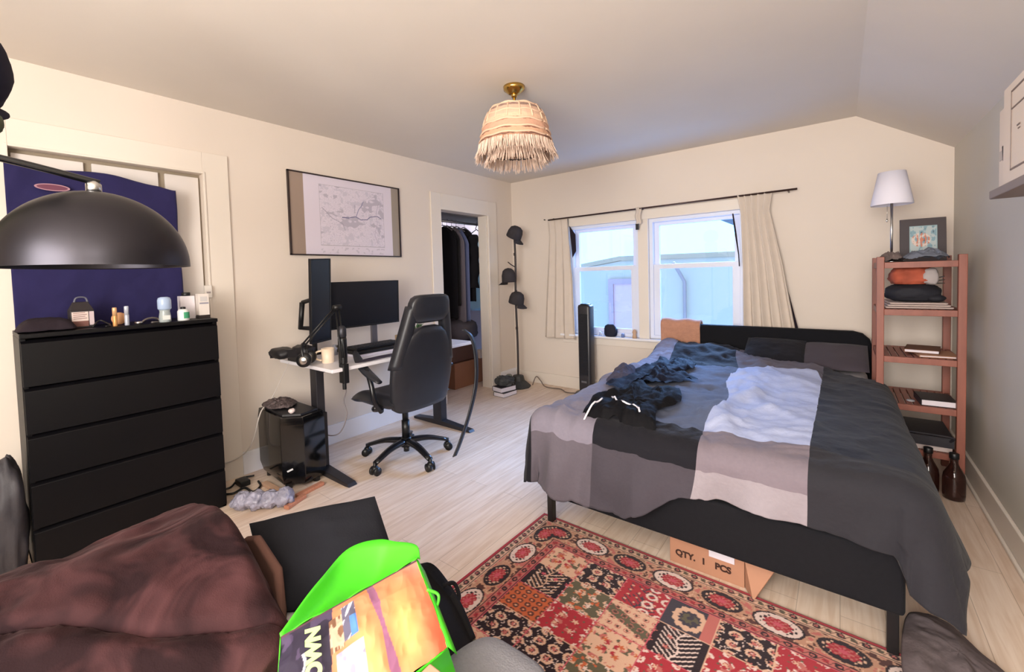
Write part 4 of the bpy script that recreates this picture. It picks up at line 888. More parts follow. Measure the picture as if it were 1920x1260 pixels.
def mcol(r, g_, b): return mat('duvet_%d_%d_%d' % (r, g_, b), (r, g_, b), .85, noise=.03, nscale=80, bump=.9, bscale=13, sheen=.12)
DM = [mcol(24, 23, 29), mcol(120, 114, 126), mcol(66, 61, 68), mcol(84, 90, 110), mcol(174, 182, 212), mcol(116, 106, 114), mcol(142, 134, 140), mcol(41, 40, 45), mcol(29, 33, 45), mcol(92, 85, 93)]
#      Z    A    B    C    D   per row
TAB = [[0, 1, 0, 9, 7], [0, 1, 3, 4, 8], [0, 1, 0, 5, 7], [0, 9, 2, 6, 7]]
cc = np.cumsum([0] + NC); rc = np.cumsum([0] + NRW)
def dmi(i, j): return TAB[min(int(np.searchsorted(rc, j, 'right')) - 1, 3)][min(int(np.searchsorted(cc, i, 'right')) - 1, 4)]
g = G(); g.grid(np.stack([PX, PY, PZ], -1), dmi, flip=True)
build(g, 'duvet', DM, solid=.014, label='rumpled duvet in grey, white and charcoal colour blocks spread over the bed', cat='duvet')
def dsurf(x, y):
    x = np.asarray(x, float); y = np.asarray(y, float); e = np.maximum(EY0 + .02 - y, 0)
    return duvet_top(np.clip(x, EX0, EX1), np.maximum(y, EY0)) + .012 - np.minimum(e * .5 + e * e * 14, .35)
# pillows
Mp = lambda c, rx, rz: Matrix.Translation(c) @ Matrix.Rotation(rz, 4, 'Z') @ Matrix.Rotation(rx, 4, 'X')
for nm, lab, c_, w, m, sd in (('pillow', 'dark navy pillow leaning at the middle of the headboard', (-.40, 3.87, .645), .40, mcol(24, 23, 29), 1), ('pillow', 'mid grey pillow at the right end of the headboard', (-.035, 3.87, .635), .38, mat('pillow_grey', (70, 63, 70), .85, bump=.2, bscale=20, sheen=.2), 2)):
    g = G(); g.pillow(w, .34, .07 if sd < 3 else .045, Mp(c_, .42 if sd < 3 else .1, 0), seed=sd * 2.); build(g, nm, m, label=lab, cat='pillow')
# throw over the headboard
g = G(); prof = [(4.022, .60), (4.016, .72), (4.014, .79), (4.03, .822), (4.066, .834), (4.10, .822), (4.122, .79), (4.124, .70), (4.122, .60)]
n = 60; P = np.array([[(-1.30 + .335 * u, p.x, p.y + .006 * math.sin(u * 12)) for p in [Vector((a, b, 0)) for a, b in [(q.x, q.y) for q in spline([(a, b, 0) for a, b in prof], 30)]]] for u in np.linspace(0, 1, 30)])
g.grid(P); build(g, 'throw_blanket', mat('throw_tan', (186, 136, 112), .95, noise=.08, nscale=30, bump=.5, bscale=90, sheen=.4), solid=.016, label='tan throw folded over the left end of the headboard', cat='blanket')
# clothes on the bed
BLKC = mat('jersey_black', (11, 10, 14), .8, noise=.15, nscale=9, bump=.6, bscale=22)
st = thing('shirt', 'black sports shirt with white piping lying at the foot of the bed', 'shirt', (-.85, 2.1, .6))
g = G(); g.patch([(-.995, 1.87), (-1.04, 2.16), (-.98, 2.30), (-1.0, 2.56), (-.86, 2.46), (-.73, 2.50), (-.64, 2.27), (-.70, 2.10), (-.67, 1.98), (-.63, 1.84), (-.68, 1.79), (-.76, 1.81), (-.83, 1.90), (-.92, 1.80)], dsurf, .010, .034, 11, seed=2); build(g, 'fabric', BLKC, st)
def on_duvet(pts, dz_=.02): return [(x, y, float(dsurf(x, y)) + dz_) for x, y in pts]
WPIP = mat('piping_white', (226, 220, 226), .6)
for pts in ([(-.985, 1.83), (-.955, 1.89), (-.935, 1.98)], [(-.92, 2.06), (-.86, 2.0), (-.80, 1.99), (-.75, 1.96), (-.72, 1.91)]):
    g = G(); g.tube([Vector(p) for p in on_duvet([(p.x, p.y) for p in spline([(a, b, 0) for a, b in pts], 16)], .050)], .0045, 8); build(g, 'piping', WPIP, st, label='white piping')
g = G(); g.patch([(-1.12, 2.42), (-1.06, 2.60), (-1.13, 2.80), (-1.06, 3.02), (-1.10, 3.38), (-1.0, 3.30), (-.92, 3.46), (-.80, 3.20), (-.85, 3.0), (-.70, 2.86), (-.80, 2.68), (-.84, 2.56), (-.97, 2.52), (-.96, 2.34)], dsurf, .008, .040, 13, seed=7)
build(g, 'trousers', mat('trouser_dark', (22, 24, 38), .8, noise=.3, nscale=12, bump=.6, bscale=20), label='crumpled dark blue trousers behind the black shirt on the bed', cat='trousers')
g = G(); g.patch([(-1.16, 2.52), (-1.18, 2.80), (-1.10, 2.86), (-1.04, 2.62), (-1.09, 2.48)], dsurf, .03, .03, 16, seed=9)
build(g, 'sock', mat('sock_grey', (70, 68, 84), .9, bump=.3), label='small bunched grey garment at the left edge of the bed', cat='sock')
# grey sheet trailing to the floor at the right foot corner
g = G(); g.patch([(.155, 1.60), (.16, 1.86), (.20, 2.00), (.29, 2.06), (.36, 1.98), (.41, 1.90), (.40, 1.76), (.30, 1.60)], lambda x, y:   .012 + .06 * (1 - sstep(.16, .38, x)) , .025, .022, 12, seed=12)
build(g, 'bed_sheet', mat('sheet_taupe', (98, 88, 90), .9, bump=.2), solid=.003, label='taupe sheet trailing on the floor below the right foot corner of the bed', cat='sheet')
# cardboard under the bed
KR = mat('kraft_light', (166, 122, 98), .75, noise=.05, nscale=6)
cbx = thing('cardboard_box', 'flat brown cardboard box with printed quantity lying under the foot of the bed', 'box', (-.45, 2.1, 0))
g = G(); g.box(-.59, 1.90, 0, -.30, 2.35, .112); build(g, 'body', KR, cbx, bevel=.002)
for tx_, px__ in (('QTY.', -.525), ('1', -.452), ('PCS', -.378)): build(text_mesh(tx_, frameM((px__, 1.8985, .050), (1, 0, 0), (0, 0, 1)), .036, off=.0016), 'printed_text', mat('print_black', (60, 40, 34), .7), cbx, label='black printed lettering')
g = G(); g.box(-.43, 1.895, .085, -.335, 1.899, .115); build(g, 'label', mat('label_pale', (205, 200, 208), .5), cbx, label='pale label')
g = G(); g.add([(-.298, 1.90, .11), (-.298, 1.90, .005), (-.262, 1.84, .004), (-.20, 1.90, .11), (-.297, 1.905, .11), (-.297, 1.905, .005), (-.259, 1.845, .004), (-.197, 1.905, .11)], [(0, 1, 2, 3), (7, 6, 5, 4), (0, 3, 7, 4), (1, 5, 6, 2), (0, 4, 5, 1), (2, 6, 7, 3)], 0, False); build(g, 'flap', KR, cbx)

# ================================================================== rug
rx0, ry0, RW, RL = -1.238, 1.888, 1.75, 1.45
nu, nv = 470, 390
U, V = np.meshgrid(np.linspace(0, RW, nu), np.linspace(0, RL, nv), indexing='ij')
C_ = {k: L3(v) for k, v in dict(red=(160, 40, 52), cream=(206, 166, 142), rose=(180, 100, 94), dark=(36, 20, 28), tan=(180, 134, 110), orange=(186, 92, 56), white=(214, 190, 182), pink=(190, 80, 96), grey=(58, 52, 64), green=(90, 84, 66), brown=(80, 46, 42)).items()}
def setc(m, k): col[m] = C_[k] if isinstance(k, str) else k
col = np.zeros((nu, nv, 3)); d1 = np.minimum(U, RW - U); d2 = np.minimum(V, RL - V); dd = np.minimum(d1, d2)
along = np.where(d2 <= d1, U, V)
setc(dd >= 0, 'tan'); 
def guard(a, b, bg):
    m = (dd >= a) & (dd < b); setc(m, bg); c0 = (a + b) / 2; w = (b - a) / 2
    p = (along / .034) % 1 - .5; q = (dd - c0) / w; par = ((along / .034).astype(int) % 2) == 0
    r = np.hypot(p * 1.5, q * .75)
    setc(m & (r < .55) & par, 'dark'); setc(m & (r < .26) & par, 'rose'); setc(m & (r < .42) & ~par, 'green' if bg == 'cream' else 'red'); setc(m & (np.abs(q + .5 * np.sin(along * 185)) < .12), 'brown')
guard(.014, .048, 'cream'); guard(.165, .197, 'rose')
mb_ = (dd >= .05) & (dd < .163); setc(mb_, 'tan')
e = fbm(U * 55, V * 55, 1, 2); setc(mb_ & (e > .22), 'brown'); setc(mb_ & (e < -.28), 'rose'); setc(mb_ & (np.abs(e) < .035), 'cream')
p = (along - .335) / .183; pi2 = np.round(p); px = (p - pi2) * .183; py = dd - .106; lightm = (pi2.astype(int) % 2) == 0
r = np.hypot(px / .072, py / .047); sc = r + .06 * np.cos(np.arctan2(py / .047, px / .072) * 10)
for lm, a_, b_, c2_ in ((lightm, 'white', 'dark', 'cream'), (~lightm, 'dark', 'tan', 'dark')):
    m = mb_ & lm
    setc(m & (r < 1.12), b_); setc(m & (r < 1.0), a_); setc(m & (r < .82) & (np.abs(px) > .028) & (np.sin(px * 260) * np.sin(py * 260) > .1), b_ if lm is lightm else 'cream')
    setc(m & (sc < .60), 'red'); setc(m & (sc < .50) & (np.sin(px * 300 + 1) * np.cos(py * 330) > .2), 'rose'); setc(m & (sc < .22), 'pink')
for b_ in (.014, .049, .1635, .198): setc((np.abs(dd - b_) < .0022), 'dark')
setc(np.abs(dd - .051) < .0018, 'cream'); setc(dd < .013, 'red')
fld = dd > .2
TX, TY = .1755, .1435; fu = (U - .2) / TX; fv = (V - .2) / TY; iu = np.floor(fu).astype(int); iv = np.floor(fv).astype(int); a_ = (fu - iu) - .5; b_ = (fv - iv) - .5
kinds = [[1, 2, 3, 4, 5, 0, 2, 3], [0, 6, 7, 8, 1, 3, 5, 7], [4, 3, 1, 9, 0, 2, 4, 1], [7, 5, 9, 2, 6, 1, 0, 8], [2, 0, 3, 5, 8, 7, 3, 2], [1, 4, 6, 0, 2, 5, 1, 9], [3, 8, 0, 7, 4, 6, 5, 1], [0, 2, 5, 1, 3, 9, 7, 4]]
kd = np.zeros_like(iu)
for i_ in range(8):
    for j_ in range(8): kd[(iu == i_) & (iv == j_)] = [[1, 2, 3, 0, 7, 2, 6], [0, 4, 5, 0, 8, 3, 4], [6, 7, 1, 4, 2, 7, 1], [8, 9, 5, 0, 6, 3, 0], [0, 5, 7, 2, 3, 1, 5], [5, 1, 0, 9, 3, 4, 2], [2, 3, 6, 8, 7, 5, 9]][min(i_, 6)][min(j_, 6)]
ang = np.arctan2(b_, a_); rr_ = np.hypot(a_, b_)
fl_ = rr_ < .2 + .08 * np.cos(ang * 6); small = np.hypot(((a_ * 5) % 1) - .5, ((b_ * 5) % 1) - .5)
tree = (np.abs(a_ - .05 * np.sin(b_ * 9)) < .018) | (np.abs(((b_ + np.abs(a_) * .9) * 7) % 1 - .5) < .16) & (np.abs(a_) < .36)
curl = (np.abs(np.hypot(((a_ * 3) % 1) - .5, ((b_ * 3) % 1) - .5) - .30) < .09)
flow = (np.hypot(((a_ * 3) % 1) - .5, ((b_ * 3) % 1) - .5) < .17 + .07 * np.cos(np.arctan2(((b_ * 3) % 1) - .5, ((a_ * 3) % 1) - .5) * 5))
en = fbm(U * 60, V * 60, 6, 2)
def tile(k, bg, *ops):
    m = fld & (kd == k); setc(m, bg)
    for cond, c in ops: setc(m & cond, c)
tile(0, 'dark', (curl & (en > -.3), 'cream'), (flow, 'rose'), (np.abs(en) < .03, 'white'))
tile(1, 'cream', (en > .3, 'green'), (curl & (en > 0), 'rose'), (flow, 'orange'), (fl_ & (small < .3), 'red'))
tile(2, 'dark', (tree & (en > -.35), 'cream'), (flow & (b_ < 0), 'pink'), (small < .14, 'white'))
tile(3, 'orange', (np.abs(small - .28) < .10, 'brown'), (small < .1, 'cream'))
tile(4, 'green', (curl & (en > -.1), 'cream'), (flow, 'white'), (en > .4, 'orange'))
tile(5, 'red', (flow, 'cream'), (curl & (en > .1), 'white'), (small < .12, 'green'), (fl_ & (en > .1), 'rose'))
tile(6, 'red', (tree & (en > -.2), 'grey'), (curl & (a_ > 0), 'white'), (small < .15, 'cream'))
tile(7, 'cream', (np.abs(b_ - .4 * a_) < .16, 'green'), (small < .16, 'brown'), (np.abs(small - .3) < .04, 'rose'))
tile(8, 'grey', (np.abs(np.hypot(a_, b_ * .8) - .27) < .06 + .02 * np.cos(ang * 12), 'cream'), ((rr_ < .17) & (en > 0), 'green'), (a_ > .28, 'rose'))
tile(9, 'dark', (tree, 'white'), (flow & (a_ < -.1), 'rose'))
setc(fld & ((np.abs(a_) > .487) | (np.abs(b_) > .484)), 'pink'); setc(fld & ((np.abs(a_) > .494) | (np.abs(b_) > .492)), 'cream')
co, si = math.cos(-.022), math.sin(-.022)
X = rx0 + U * co + V * si * 1.0; Y = ry0 + U * si - V * co
g = G(); Z = np.full_like(U, .009); g.grid(np.stack([X, Y, Z], -1), flip=True)
me_rug = build(g, 'persian_rug', attr_mat('rug_wool', .95, .3, 300, .1, .2), base=False, label='red and cream patterned wool rug with a tiled field beside the bed', cat='rug', solid=0)
paint(me_rug, col.reshape(-1, 3)); md = me_rug.modifiers.new('solid', 'SOLIDIFY'); md.thickness = .008; md.offset = -1
if me_rug.data.polygons[0].normal.z < 0: me_rug.data.flip_normals()
# ================================================================== slatted wooden rack and contents
RW_ = mat('rack_wood', (138, 80, 64), .5, noise=.15, nscale=5, stretch=(6, 6, 1)); 
rk = thing('shelf_rack', 'narrow reddish wooden rack of five slatted shelves in the right corner', 'shelf', (.35, 3.6, 0))
RX0, RX1, RY0, RY1 = .165, .535, 3.37, 3.84
for x in (RX0, RX1 - .035):
    for y in (RY0, RY1 - .035):
        g = G(); g.box(x, y, 0, x + .035, y + .035, 1.325); build(g, 'post', RW_, rk, bevel=.003)
SHZ = (.215, .468, .742, 1.018, 1.292)
for z in SHZ:
    g = G(); g.box(RX0 + .035, RY0 + .004, z - .035, RX1 - .035, RY0 + .026, z); g.box(RX0 + .035, RY1 - .026, z - .035, RX1 - .035, RY1 - .004, z)
    n_ = 9
    for k in range(n_): x = RX0 + .04 + k * (RX1 - RX0 - .11) / (n_ - 1); g.box(x, RY0 + .026, z - .014, x + .026, RY1 - .026, z)
    g.box(RX0 + .006, RY0 + .035, z - .035, RX0 + .026, RY1 - .035, z); g.box(RX1 - .026, RY0 + .035, z - .035, RX1 - .006, RY1 - .035, z)
    build(g, 'shelf', RW_, rk, bevel=.002)
tl = thing('table_lamp', 'white-shaded table lamp with a slim metal stem on top of the wooden rack', 'lamp', (.245, 3.6, 1.292))
g = G(); g.lathe([(.06, 0), (.062, .006), (.055, .014), (.012, .02)], (.245, 3.6, 1.292), 32); build(g, 'base', CHROME, tl)
g = G(); g.cyl((.245, 3.6, 1.30), (.245, 3.6, 1.68), .007, n=14); build(g, 'stem', CHROME, tl)
g = G(); g.lathe([(.100, 0), (.101, .004), (.066, .20), (.064, .20), (.098, .004), (.100, 0)], (.245, 3.6, 1.645), 48, cap=False); build(g, 'lamp_shade', mat('shade_white', (226, 222, 232), .8), tl)
g = G(); g.cyl((.222, 3.57, 1.64), (.222, 3.57, 1.56), .0012, n=6); g.lathe([(.002, 0), (.005, .006), (.002, .022)], (.222, 3.57, 1.54), 10); build(g, 'pull_chain', CHROME, tl)
pf = thing('picture_frame', 'small artwork in a wide dark mat leaning on top of the wooden rack', 'picture', (.40, 3.77, 1.292))
MF = Matrix.Translation((.40, 3.74, 1.292)) @ Matrix.Rotation(-.12, 4, 'X')
g = G(); g.box(-.105, 0, .0, .105, .014, .272, M=MF); build(g, 'mat_board', mat('mat_brown', (62, 52, 54), .6), pf, bevel=.002)
g = G(); nu, nv = 70, 90; U, V = np.meshgrid(np.linspace(0, 1, nu), np.linspace(0, 1, nv), indexing='ij'); g.grid(np.stack([-.06 + .125 * U, np.full_like(U, -.001), .055 + .17 * V], -1), M=MF); o = build(g, 'artwork', attr_mat('art_paper', .5), pf)
c = np.zeros((nu, nv, 3)); c[:] = L3((128, 158, 168)); e = ridge(U * 7, V * 4, 1, 3); c[e > .2] = L3((176, 186, 186)); c[e < -.35] = L3((88, 108, 118))
m = (np.hypot((U - .42) / .34, (V - .48) / .26) < 1); c[m & (np.sin(U * 46 + 3 * e) > -.1)] = L3((196, 124, 100)); c[m & (e > .45)] = L3((214, 196, 184)); c[(U < .04) | (U > .96) | (V < .03) | (V > .97)] = L3((150, 176, 180)); paint(o, c.reshape(-1, 3))
zt = 1.293
g = G(); g.patch([(.17, 3.42), (.20, 3.56), (.29, 3.60), (.30, 3.45), (.24, 3.39)], lambda x, y: zt + 0 * x, .012, .036, 24, seed=3); build(g, 'cloth', mat('cloth_taupe', (112, 98, 94), .9, bump=.3), label='crumpled taupe cloth around the foot of the table lamp', cat='cloth')
g = G(); g.patch([(.30, 3.42), (.29, 3.56), (.36, 3.62), (.47, 3.62), (.49, 3.50), (.43, 3.40)], lambda x, y: zt + 0 * x, .014, .040, 22, seed=5); build(g, 'cloth', mat('cloth_bluegrey2', (116, 120, 132), .9, bump=.3), label='crumpled blue-grey cloth in front of the small artwork', cat='cloth')
zt = 1.019
g = G()
for k in range(3): g.add([(.21 + .01 * k, 3.42, zt + .012 * k + .001), (.49 - .012 * k, 3.42, zt + .012 * k + .001), (.49, 3.74, zt + .012 * k + .001), (.21, 3.74, zt + .012 * k + .001), (.205 + .01 * k, 3.415, zt + .011 + .012 * k), (.495 - .012 * k, 3.415, zt + .011 + .012 * k), (.49, 3.74, zt + .011 + .012 * k), (.21, 3.74, zt + .011 + .012 * k)], [(0, 3, 2, 1), (4, 5, 6, 7), (0, 1, 5, 4), (1, 2, 6, 5), (2, 3, 7, 6), (3, 0, 4, 7)], 0, False)
build(g, 'folded_towel', mat('towel_cream', (196, 178, 170), .9, bump=.2), label='folded cream towel on the second shelf of the rack', cat='towel', bevel=.006)
g = G(); g.blob((.335, 3.57, zt + .088), (.12, .11, .055), .15, 1.8, .8, 24, flat=zt + .038, seed=2); g.blob((.43, 3.50, zt + .058), (.04, .04, .022), .1, 2, 1, 14, flat=zt + .038)
build(g, 'bag', mat('bag_black', (42, 42, 48), .7, bump=.2), label='folded black bag on the cream towel', cat='bag')
g = G(); g.blob((.33, 3.57, zt + .185), (.088, .09, .058), .26, 1.7, .6, 24, flat=zt + .14, seed=7); ob = thing('pouch', 'orange pouch with a pale end piece stacked on the black bag in the rack', 'pouch', (.33, 3.57, zt + .14)); build(g, 'body', mat('pouch_orange', (168, 84, 62), .7, noise=.35, nscale=10), ob)
g = G(); g.blob((.405, 3.53, zt + .185), (.036, .05, .048), .16, 2, .6, 16); build(g, 'end_piece', mat('pouch_grey', (176, 166, 164), .7), ob, label='pale grey end')
g = G()
for k in range(3): g.tube([(.435, 3.52, zt + .175 - .016 * k), (.465, 3.50, zt + .185 - .02 * k)], .0025, 6)
build(g, 'cord', BLACK, ob)
zt = .743
book('thin kraft book under the brown one on the third shelf of the rack', .43, 3.53, zt, .17, .22, .012, .08, mat('cov_tan', (186, 140, 112), .7)); book('worn brown book leaning on the third shelf of the rack', .385, 3.58, zt + .013, .15, .21, .02, -.15, mat('cov_brown', (120, 84, 66), .7))
zt = .469
book('black covered notebook with white pages on the fourth shelf of the rack', .43, 3.50, zt, .15, .20, .035, .06, mat('cov_black', (26, 20, 26), .5))
g = G(); g.lathe([(.018, 0), (.02, .003), (.016, .008)], (.325, 3.47, zt), 18); build(g, 'coin', mat('coin_grey', (170, 168, 172), .4), label='small grey disc on the fourth shelf of the rack', cat='disc')
zt = .216
g = G(); g.box(.21, 3.40, zt, .49, 3.74, zt + .028); build(g, 'magazine', mat('mag_cream', (206, 190, 184), .6), label='cream magazine under the black case on the lowest rack shelf', cat='magazine', bevel=.002)
g = G(); g.box(.205, 3.385, zt + .03, .495, 3.74, zt + .085); g.tube(spline([(.22, 3.38, zt + .08), (.22, 3.36, zt + .10), (.47, 3.36, zt + .10), (.48, 3.38, zt + .07)], 20), .006, 8); build(g, 'zip_case', mat('case_black', (34, 30, 38), .6, bump=.1), label='flat black zipped case on the lowest rack shelf', cat='case', bevel=.012)
GLJ = mat('jug_glass', (86, 52, 46), .06, trans=.75)
def jug(lab, x, y):
    t = thing('glass_jug', lab, 'jug', (x, y, 0))
    g = G(); g.lathe([(.036, .0), (.044, .006), (.046, .03), (.046, .11), (.042, .14), (.02, .185), (.016, .20), (.016, .225)], (x, y, 0), 32); build(g, 'bottle', GLJ, t)
    g = G(); g.lathe([(.019, .222), (.02, .224), (.02, .25), (.018, .252)], (x, y, 0), 20); build(g, 'cap', BLACK, t)
    g = G(); g.tube(spline([(x - .004, y - .03, .215), (x - .006, y - .05, .20), (x - .006, y - .048, .17), (x - .004, y - .032, .155)], 14), .005, 8); build(g, 'handle', GLJ, t)
jug('amber glass jug with a black cap standing right in front of the rack', .482, 3.30); jug('amber glass jug standing left of the other in front of the rack', .385, 3.33)
# wall shelf
g = G(); g.box(.385, .6, 1.485, XR, 2.14, 1.512); ws = build(g, 'wall_shelf', mat('shelf_taupe', (122, 108, 102), .5), bevel=.003, label='grey-brown shelf fixed high on the right wall', cat='shelf')
BXW = mat('box_offwhite', (222, 208, 196), .6)
t = thing('storage_box', 'narrow white carton at the far end of the wall shelf', 'box', (.47, 2.06, 1.512)); g = G(); g.box(.40, 2.03, 1.512, .50, 2.11, 1.76); build(g, 'body', BXW, t, bevel=.003)
g = G(); g.box(.399, 2.045, 1.60, .401, 2.10, 1.63, 0); build(g, 'label', mat('bx_print', (186, 176, 170), .6), t)
g = G(); g.bar((.398, 2.05, 1.595), (.398, 2.06, 1.64), .002, .008); build(g, 'printed_mark', mat('bx_dark', (60, 50, 48), .6), t)
t = thing('storage_box', 'big off-white carton with a ruled label on the wall shelf', 'box', (.49, 1.8, 1.512)); g = G(); g.box(.39, 1.55, 1.512, .585, 2.015, 1.80); build(g, 'body', BXW, t, bevel=.003)
g = G(); x = .3885
for (a, b, p, q) in ((1.93, 1.545, 1.935, 1.775), (1.56, 1.545, 1.935, 1.55), (1.56, 1.77, 1.935, 1.775), (1.56, 1.72, 1.935, 1.724)): g.box(x, a, b, x + .002, p, q)
g.box(x, 1.85, 1.66, x + .002, 1.88, 1.664); g.box(x, 1.85, 1.65, x + .002, 1.87, 1.653); build(g, 'label', mat('bx_line', (120, 104, 96), .6), t)
# ================================================================== ceiling lamp
cx_, cy_ = -1.515, 2.10
cl_ = thing('pendant_lamp', 'fringed beige macrame lampshade on a brass ceiling mount', 'lamp', (cx_, cy_, H), 0)
g = G(); g.lathe([(.02, -.045), (.035, -.04), (.05, -.025), (.062, -.018), (.064, 0)], (cx_, cy_, H), 36); g.lathe([(.016, -.062), (.018, -.05), (.018, -.04)], (cx_, cy_, H), 20); build(g, 'ceiling_mount', BRASS, cl_)
g = G(); g.cyl((cx_, cy_, H - .15), (cx_, cy_, H - .05), .008, n=14); build(g, 'stem', BRASS, cl_)
def shade_mat():
    m = bpy.data.materials.new('macrame'); m.use_nodes = True; nt = m.node_tree; N = nt.nodes; L = nt.links; b = N['Principled BSDF']; b.inputs['Roughness'].default_value = .95
    tc = N.new('ShaderNodeTexCoord'); sp = N.new('ShaderNodeSeparateXYZ'); L.new(tc.outputs['Object'], sp.inputs[0])
    r = N.new('ShaderNodeValToRGB'); mr = N.new('ShaderNodeMapRange'); mr.inputs['From Min'].default_value = -.36; mr.inputs['From Max'].default_value = -.12
    nz = N.new('ShaderNodeTexNoise'); nz.inputs['Scale'].default_value = 28; L.new(tc.outputs['Object'], nz.inputs['Vector'])
    ad = N.new('ShaderNodeMath'); ad.operation = 'MULTIPLY_ADD'; ad.inputs[1].default_value = .022; L.new(nz.outputs['Fac'], ad.inputs[0]); L.new(sp.outputs['Z'], ad.inputs[2])
    L.new(ad.outputs[0], mr.inputs['Value']); L.new(mr.outputs[0], r.inputs['Fac'])
    cr = r.color_ramp; cr.interpolation = 'CONSTANT'
    cols = [(0, (172, 130, 104)), (.14, (120, 84, 70)), (.18, (206, 160, 130)), (.30, (134, 92, 76)), (.34, (208, 160, 134)), (.50, (150, 108, 90)), (.54, (226, 186, 156)), (.66, (212, 174, 150)), (.86, (150, 122, 110)), (.92, (216, 182, 158))]
    cr.elements[0].position = 0; cr.elements[0].color = lin(cols[0][1]); cr.elements[1].position = cols[1][0]; cr.elements[1].color = lin(cols[1][1])
    for p_, c in cols[2:]:
        e = cr.elements.new(p_); e.color = lin(c)
    L.new(r.outputs['Color'], b.inputs['Base Color'])
    bp = N.new('ShaderNodeBump'); bp.inputs['Strength'].default_value = .7; bp.inputs['Distance'].default_value = .01; L.new(nz.outputs['Fac'], bp.inputs['Height']); L.new(bp.outputs['Normal'], b.inputs['Normal'])
    return m
g = G(); pr = [(.05, -.128), (.105, -.130), (.138, -.138), (.158, -.155), (.174, -.19), (.187, -.23), (.200, -.28), (.211, -.33), (.214, -.36)]
g.lathe(pr[::-1], (cx_, cy_, H), 64, cap=False); build(g, 'lamp_shade', shade_mat(), cl_, solid=.006)
g = G()
for k in range(16):
    a = 2 * PI * k / 16; pts = [(cx_ + r * math.cos(a) * 1.02, cy_ + r * math.sin(a) * 1.02, H + z) for r, z in pr[1:6]]; g.tube(pts, .0045, 6)
for r, z, w in ((.174, -.19, .005), (.190, -.245, .006), (.202, -.29, .006), (.210, -.325, .005), (.140, -.139, .006)):
    g.tube([(cx_ + (r + .004) * math.cos(a), cy_ + (r + .004) * math.sin(a), H + z + .003 * math.sin(a * 9)) for a in np.linspace(0, 2 * PI, 64)], w, 6)
build(g, 'woven_trim', mat('trim_cream', (226, 190, 162), .95), cl_)
def fringe(r0, ztop, L, n, seed, m):
    rng = random.Random(seed); g = G()
    for k in range(n):
        a = 2 * PI * k / n + rng.uniform(-.01, .01); l = L * rng.uniform(.78, 1.12); o_ = rng.uniform(.0, .035); da = rng.uniform(-.05, .05); r = r0 + rng.uniform(-.006, .006)
        p = [(cx_ + (r + o_ * t ** 1.5) * math.cos(a + da * t), cy_ + (r + o_ * t ** 1.5) * math.sin(a + da * t), H + ztop - l * t) for t in (0, .4, .75, 1)]
        g.tube(p, [.0032, .003, .0026, .0012], 4, cap=False)
    return build(g, 'fringe', m, cl_)
FR = mat('fringe_cream', (222, 196, 178), .95, noise=.1, nscale=40); fringe(.216, -.345, .082, 420, 1, FR); fringe(.160, -.385, .078, 260, 2, FR)
g = G(); g.tube([(cx_ + .16 * math.cos(a), cy_ + .16 * math.sin(a), H - .385) for a in np.linspace(0, 2 * PI, 40)], .005, 6)
for a in (0, 2.1, 4.2): g.bar((cx_, cy_, H - .10), (cx_ + .16 * math.cos(a), cy_ + .16 * math.sin(a), H - .385), .004, .004)
build(g, 'inner_ring', mat('ring_dark', (70, 54, 48), .6), cl_)
g = G(); g.lathe([(.012, 0), (.03, -.03), (.033, -.06), (.02, -.09), (.004, -.10)], (cx_, cy_, H - .15), 20); g.cyl((cx_, cy_, H - .15), (cx_, cy_, H - .11), .015, n=12); build(g, 'bulb', mat('bulb_white', (235, 230, 220), .3), cl_)

# ================================================================== sofa corner in the foreground
SUE = mat('sofa_suede', (70, 50, 44), .9, noise=.1, nscale=10, bump=.1, sheen=.3)
so = thing('sofa', 'low brown suede sofa mostly buried under blanket and bags in the foreground', 'sofa', (-1.2, -.3, 0))
g = G(); g.box(-1.66, -1.2, .05, -.80, .60, .27); build(g, 'base', SUE, so, bevel=.03, seg=3)
g = G(); g.box(-1.42, -1.2, .27, -.79, .59, .405); build(g, 'seat', SUE, so, bevel=.04, seg=4)
g = G(); g.box(-1.66, -1.2, .27, -1.44, .50, .56); build(g, 'backrest', SUE, so, bevel=.05, seg=4)
for x, y in ((-1.6, -1.1), (-.86, -1.1), (-1.6, .54), (-.86, .54)):
    g = G(); g.cyl((x, y, 0), (x, y, .06), .022, n=16); build(g, 'leg', BLACK, so)
# brown plush blanket
n1, n2 = 150, 170
S, Tt = np.meshgrid(np.linspace(0, 1, n1), np.linspace(0, 1, n2), indexing='ij')
px_ = np.array([-1.70, -1.66, -1.60, -1.52, -1.44, -1.34, -1.22, -1.12, -1.02, -.965, -.94, -.945, -.95]); pz_ = np.array([.28, .46, .55, .588, .603, .612, .606, .583, .55, .53, .50, .46, .41])
sq = np.linspace(0, 1, len(px_)); Xb = np.interp(S, sq, px_); Zb = np.interp(S, sq, pz_)
Yb = -.75 + (1.195 + .042 * (1 - sstep(.35, .75, S))) * Tt; endr = sstep(.93, 1.0, Tt); Zb = Zb - .13 * endr ** 2.6 * (Zb > .3) - .02
wr_ = .050 * (ridge(Xb * 2.0 + Yb * 1.1 + .35 * vn(Xb * 4, Yb * 4, 5), Yb * 1.7 - Xb * .8, 2.5, 3) + .25) + .028 * fbm(Xb * 3.4, Yb * 3.4, 8, 3) + .016 * ridge(Xb * 6 + Yb * 3, Yb * 5, 4, 2)
kk = sstep(.02, .15, S) * (1 - .6 * sstep(.93, 1, S))
dl = (Xb + 1.212 - .86 * (Yb - .132) + .012 * np.sin(Yb * 17)) / 1.32; foldl = np.exp(-(dl / .0085) ** 2) * .040 + .022 * sstep(0, .02, dl) - .018 * np.exp(-((dl - .045) / .025) ** 2) + .03 * np.exp(-((dl - .085 - .02 * np.sin(Yb * 11)) / .009) ** 2)
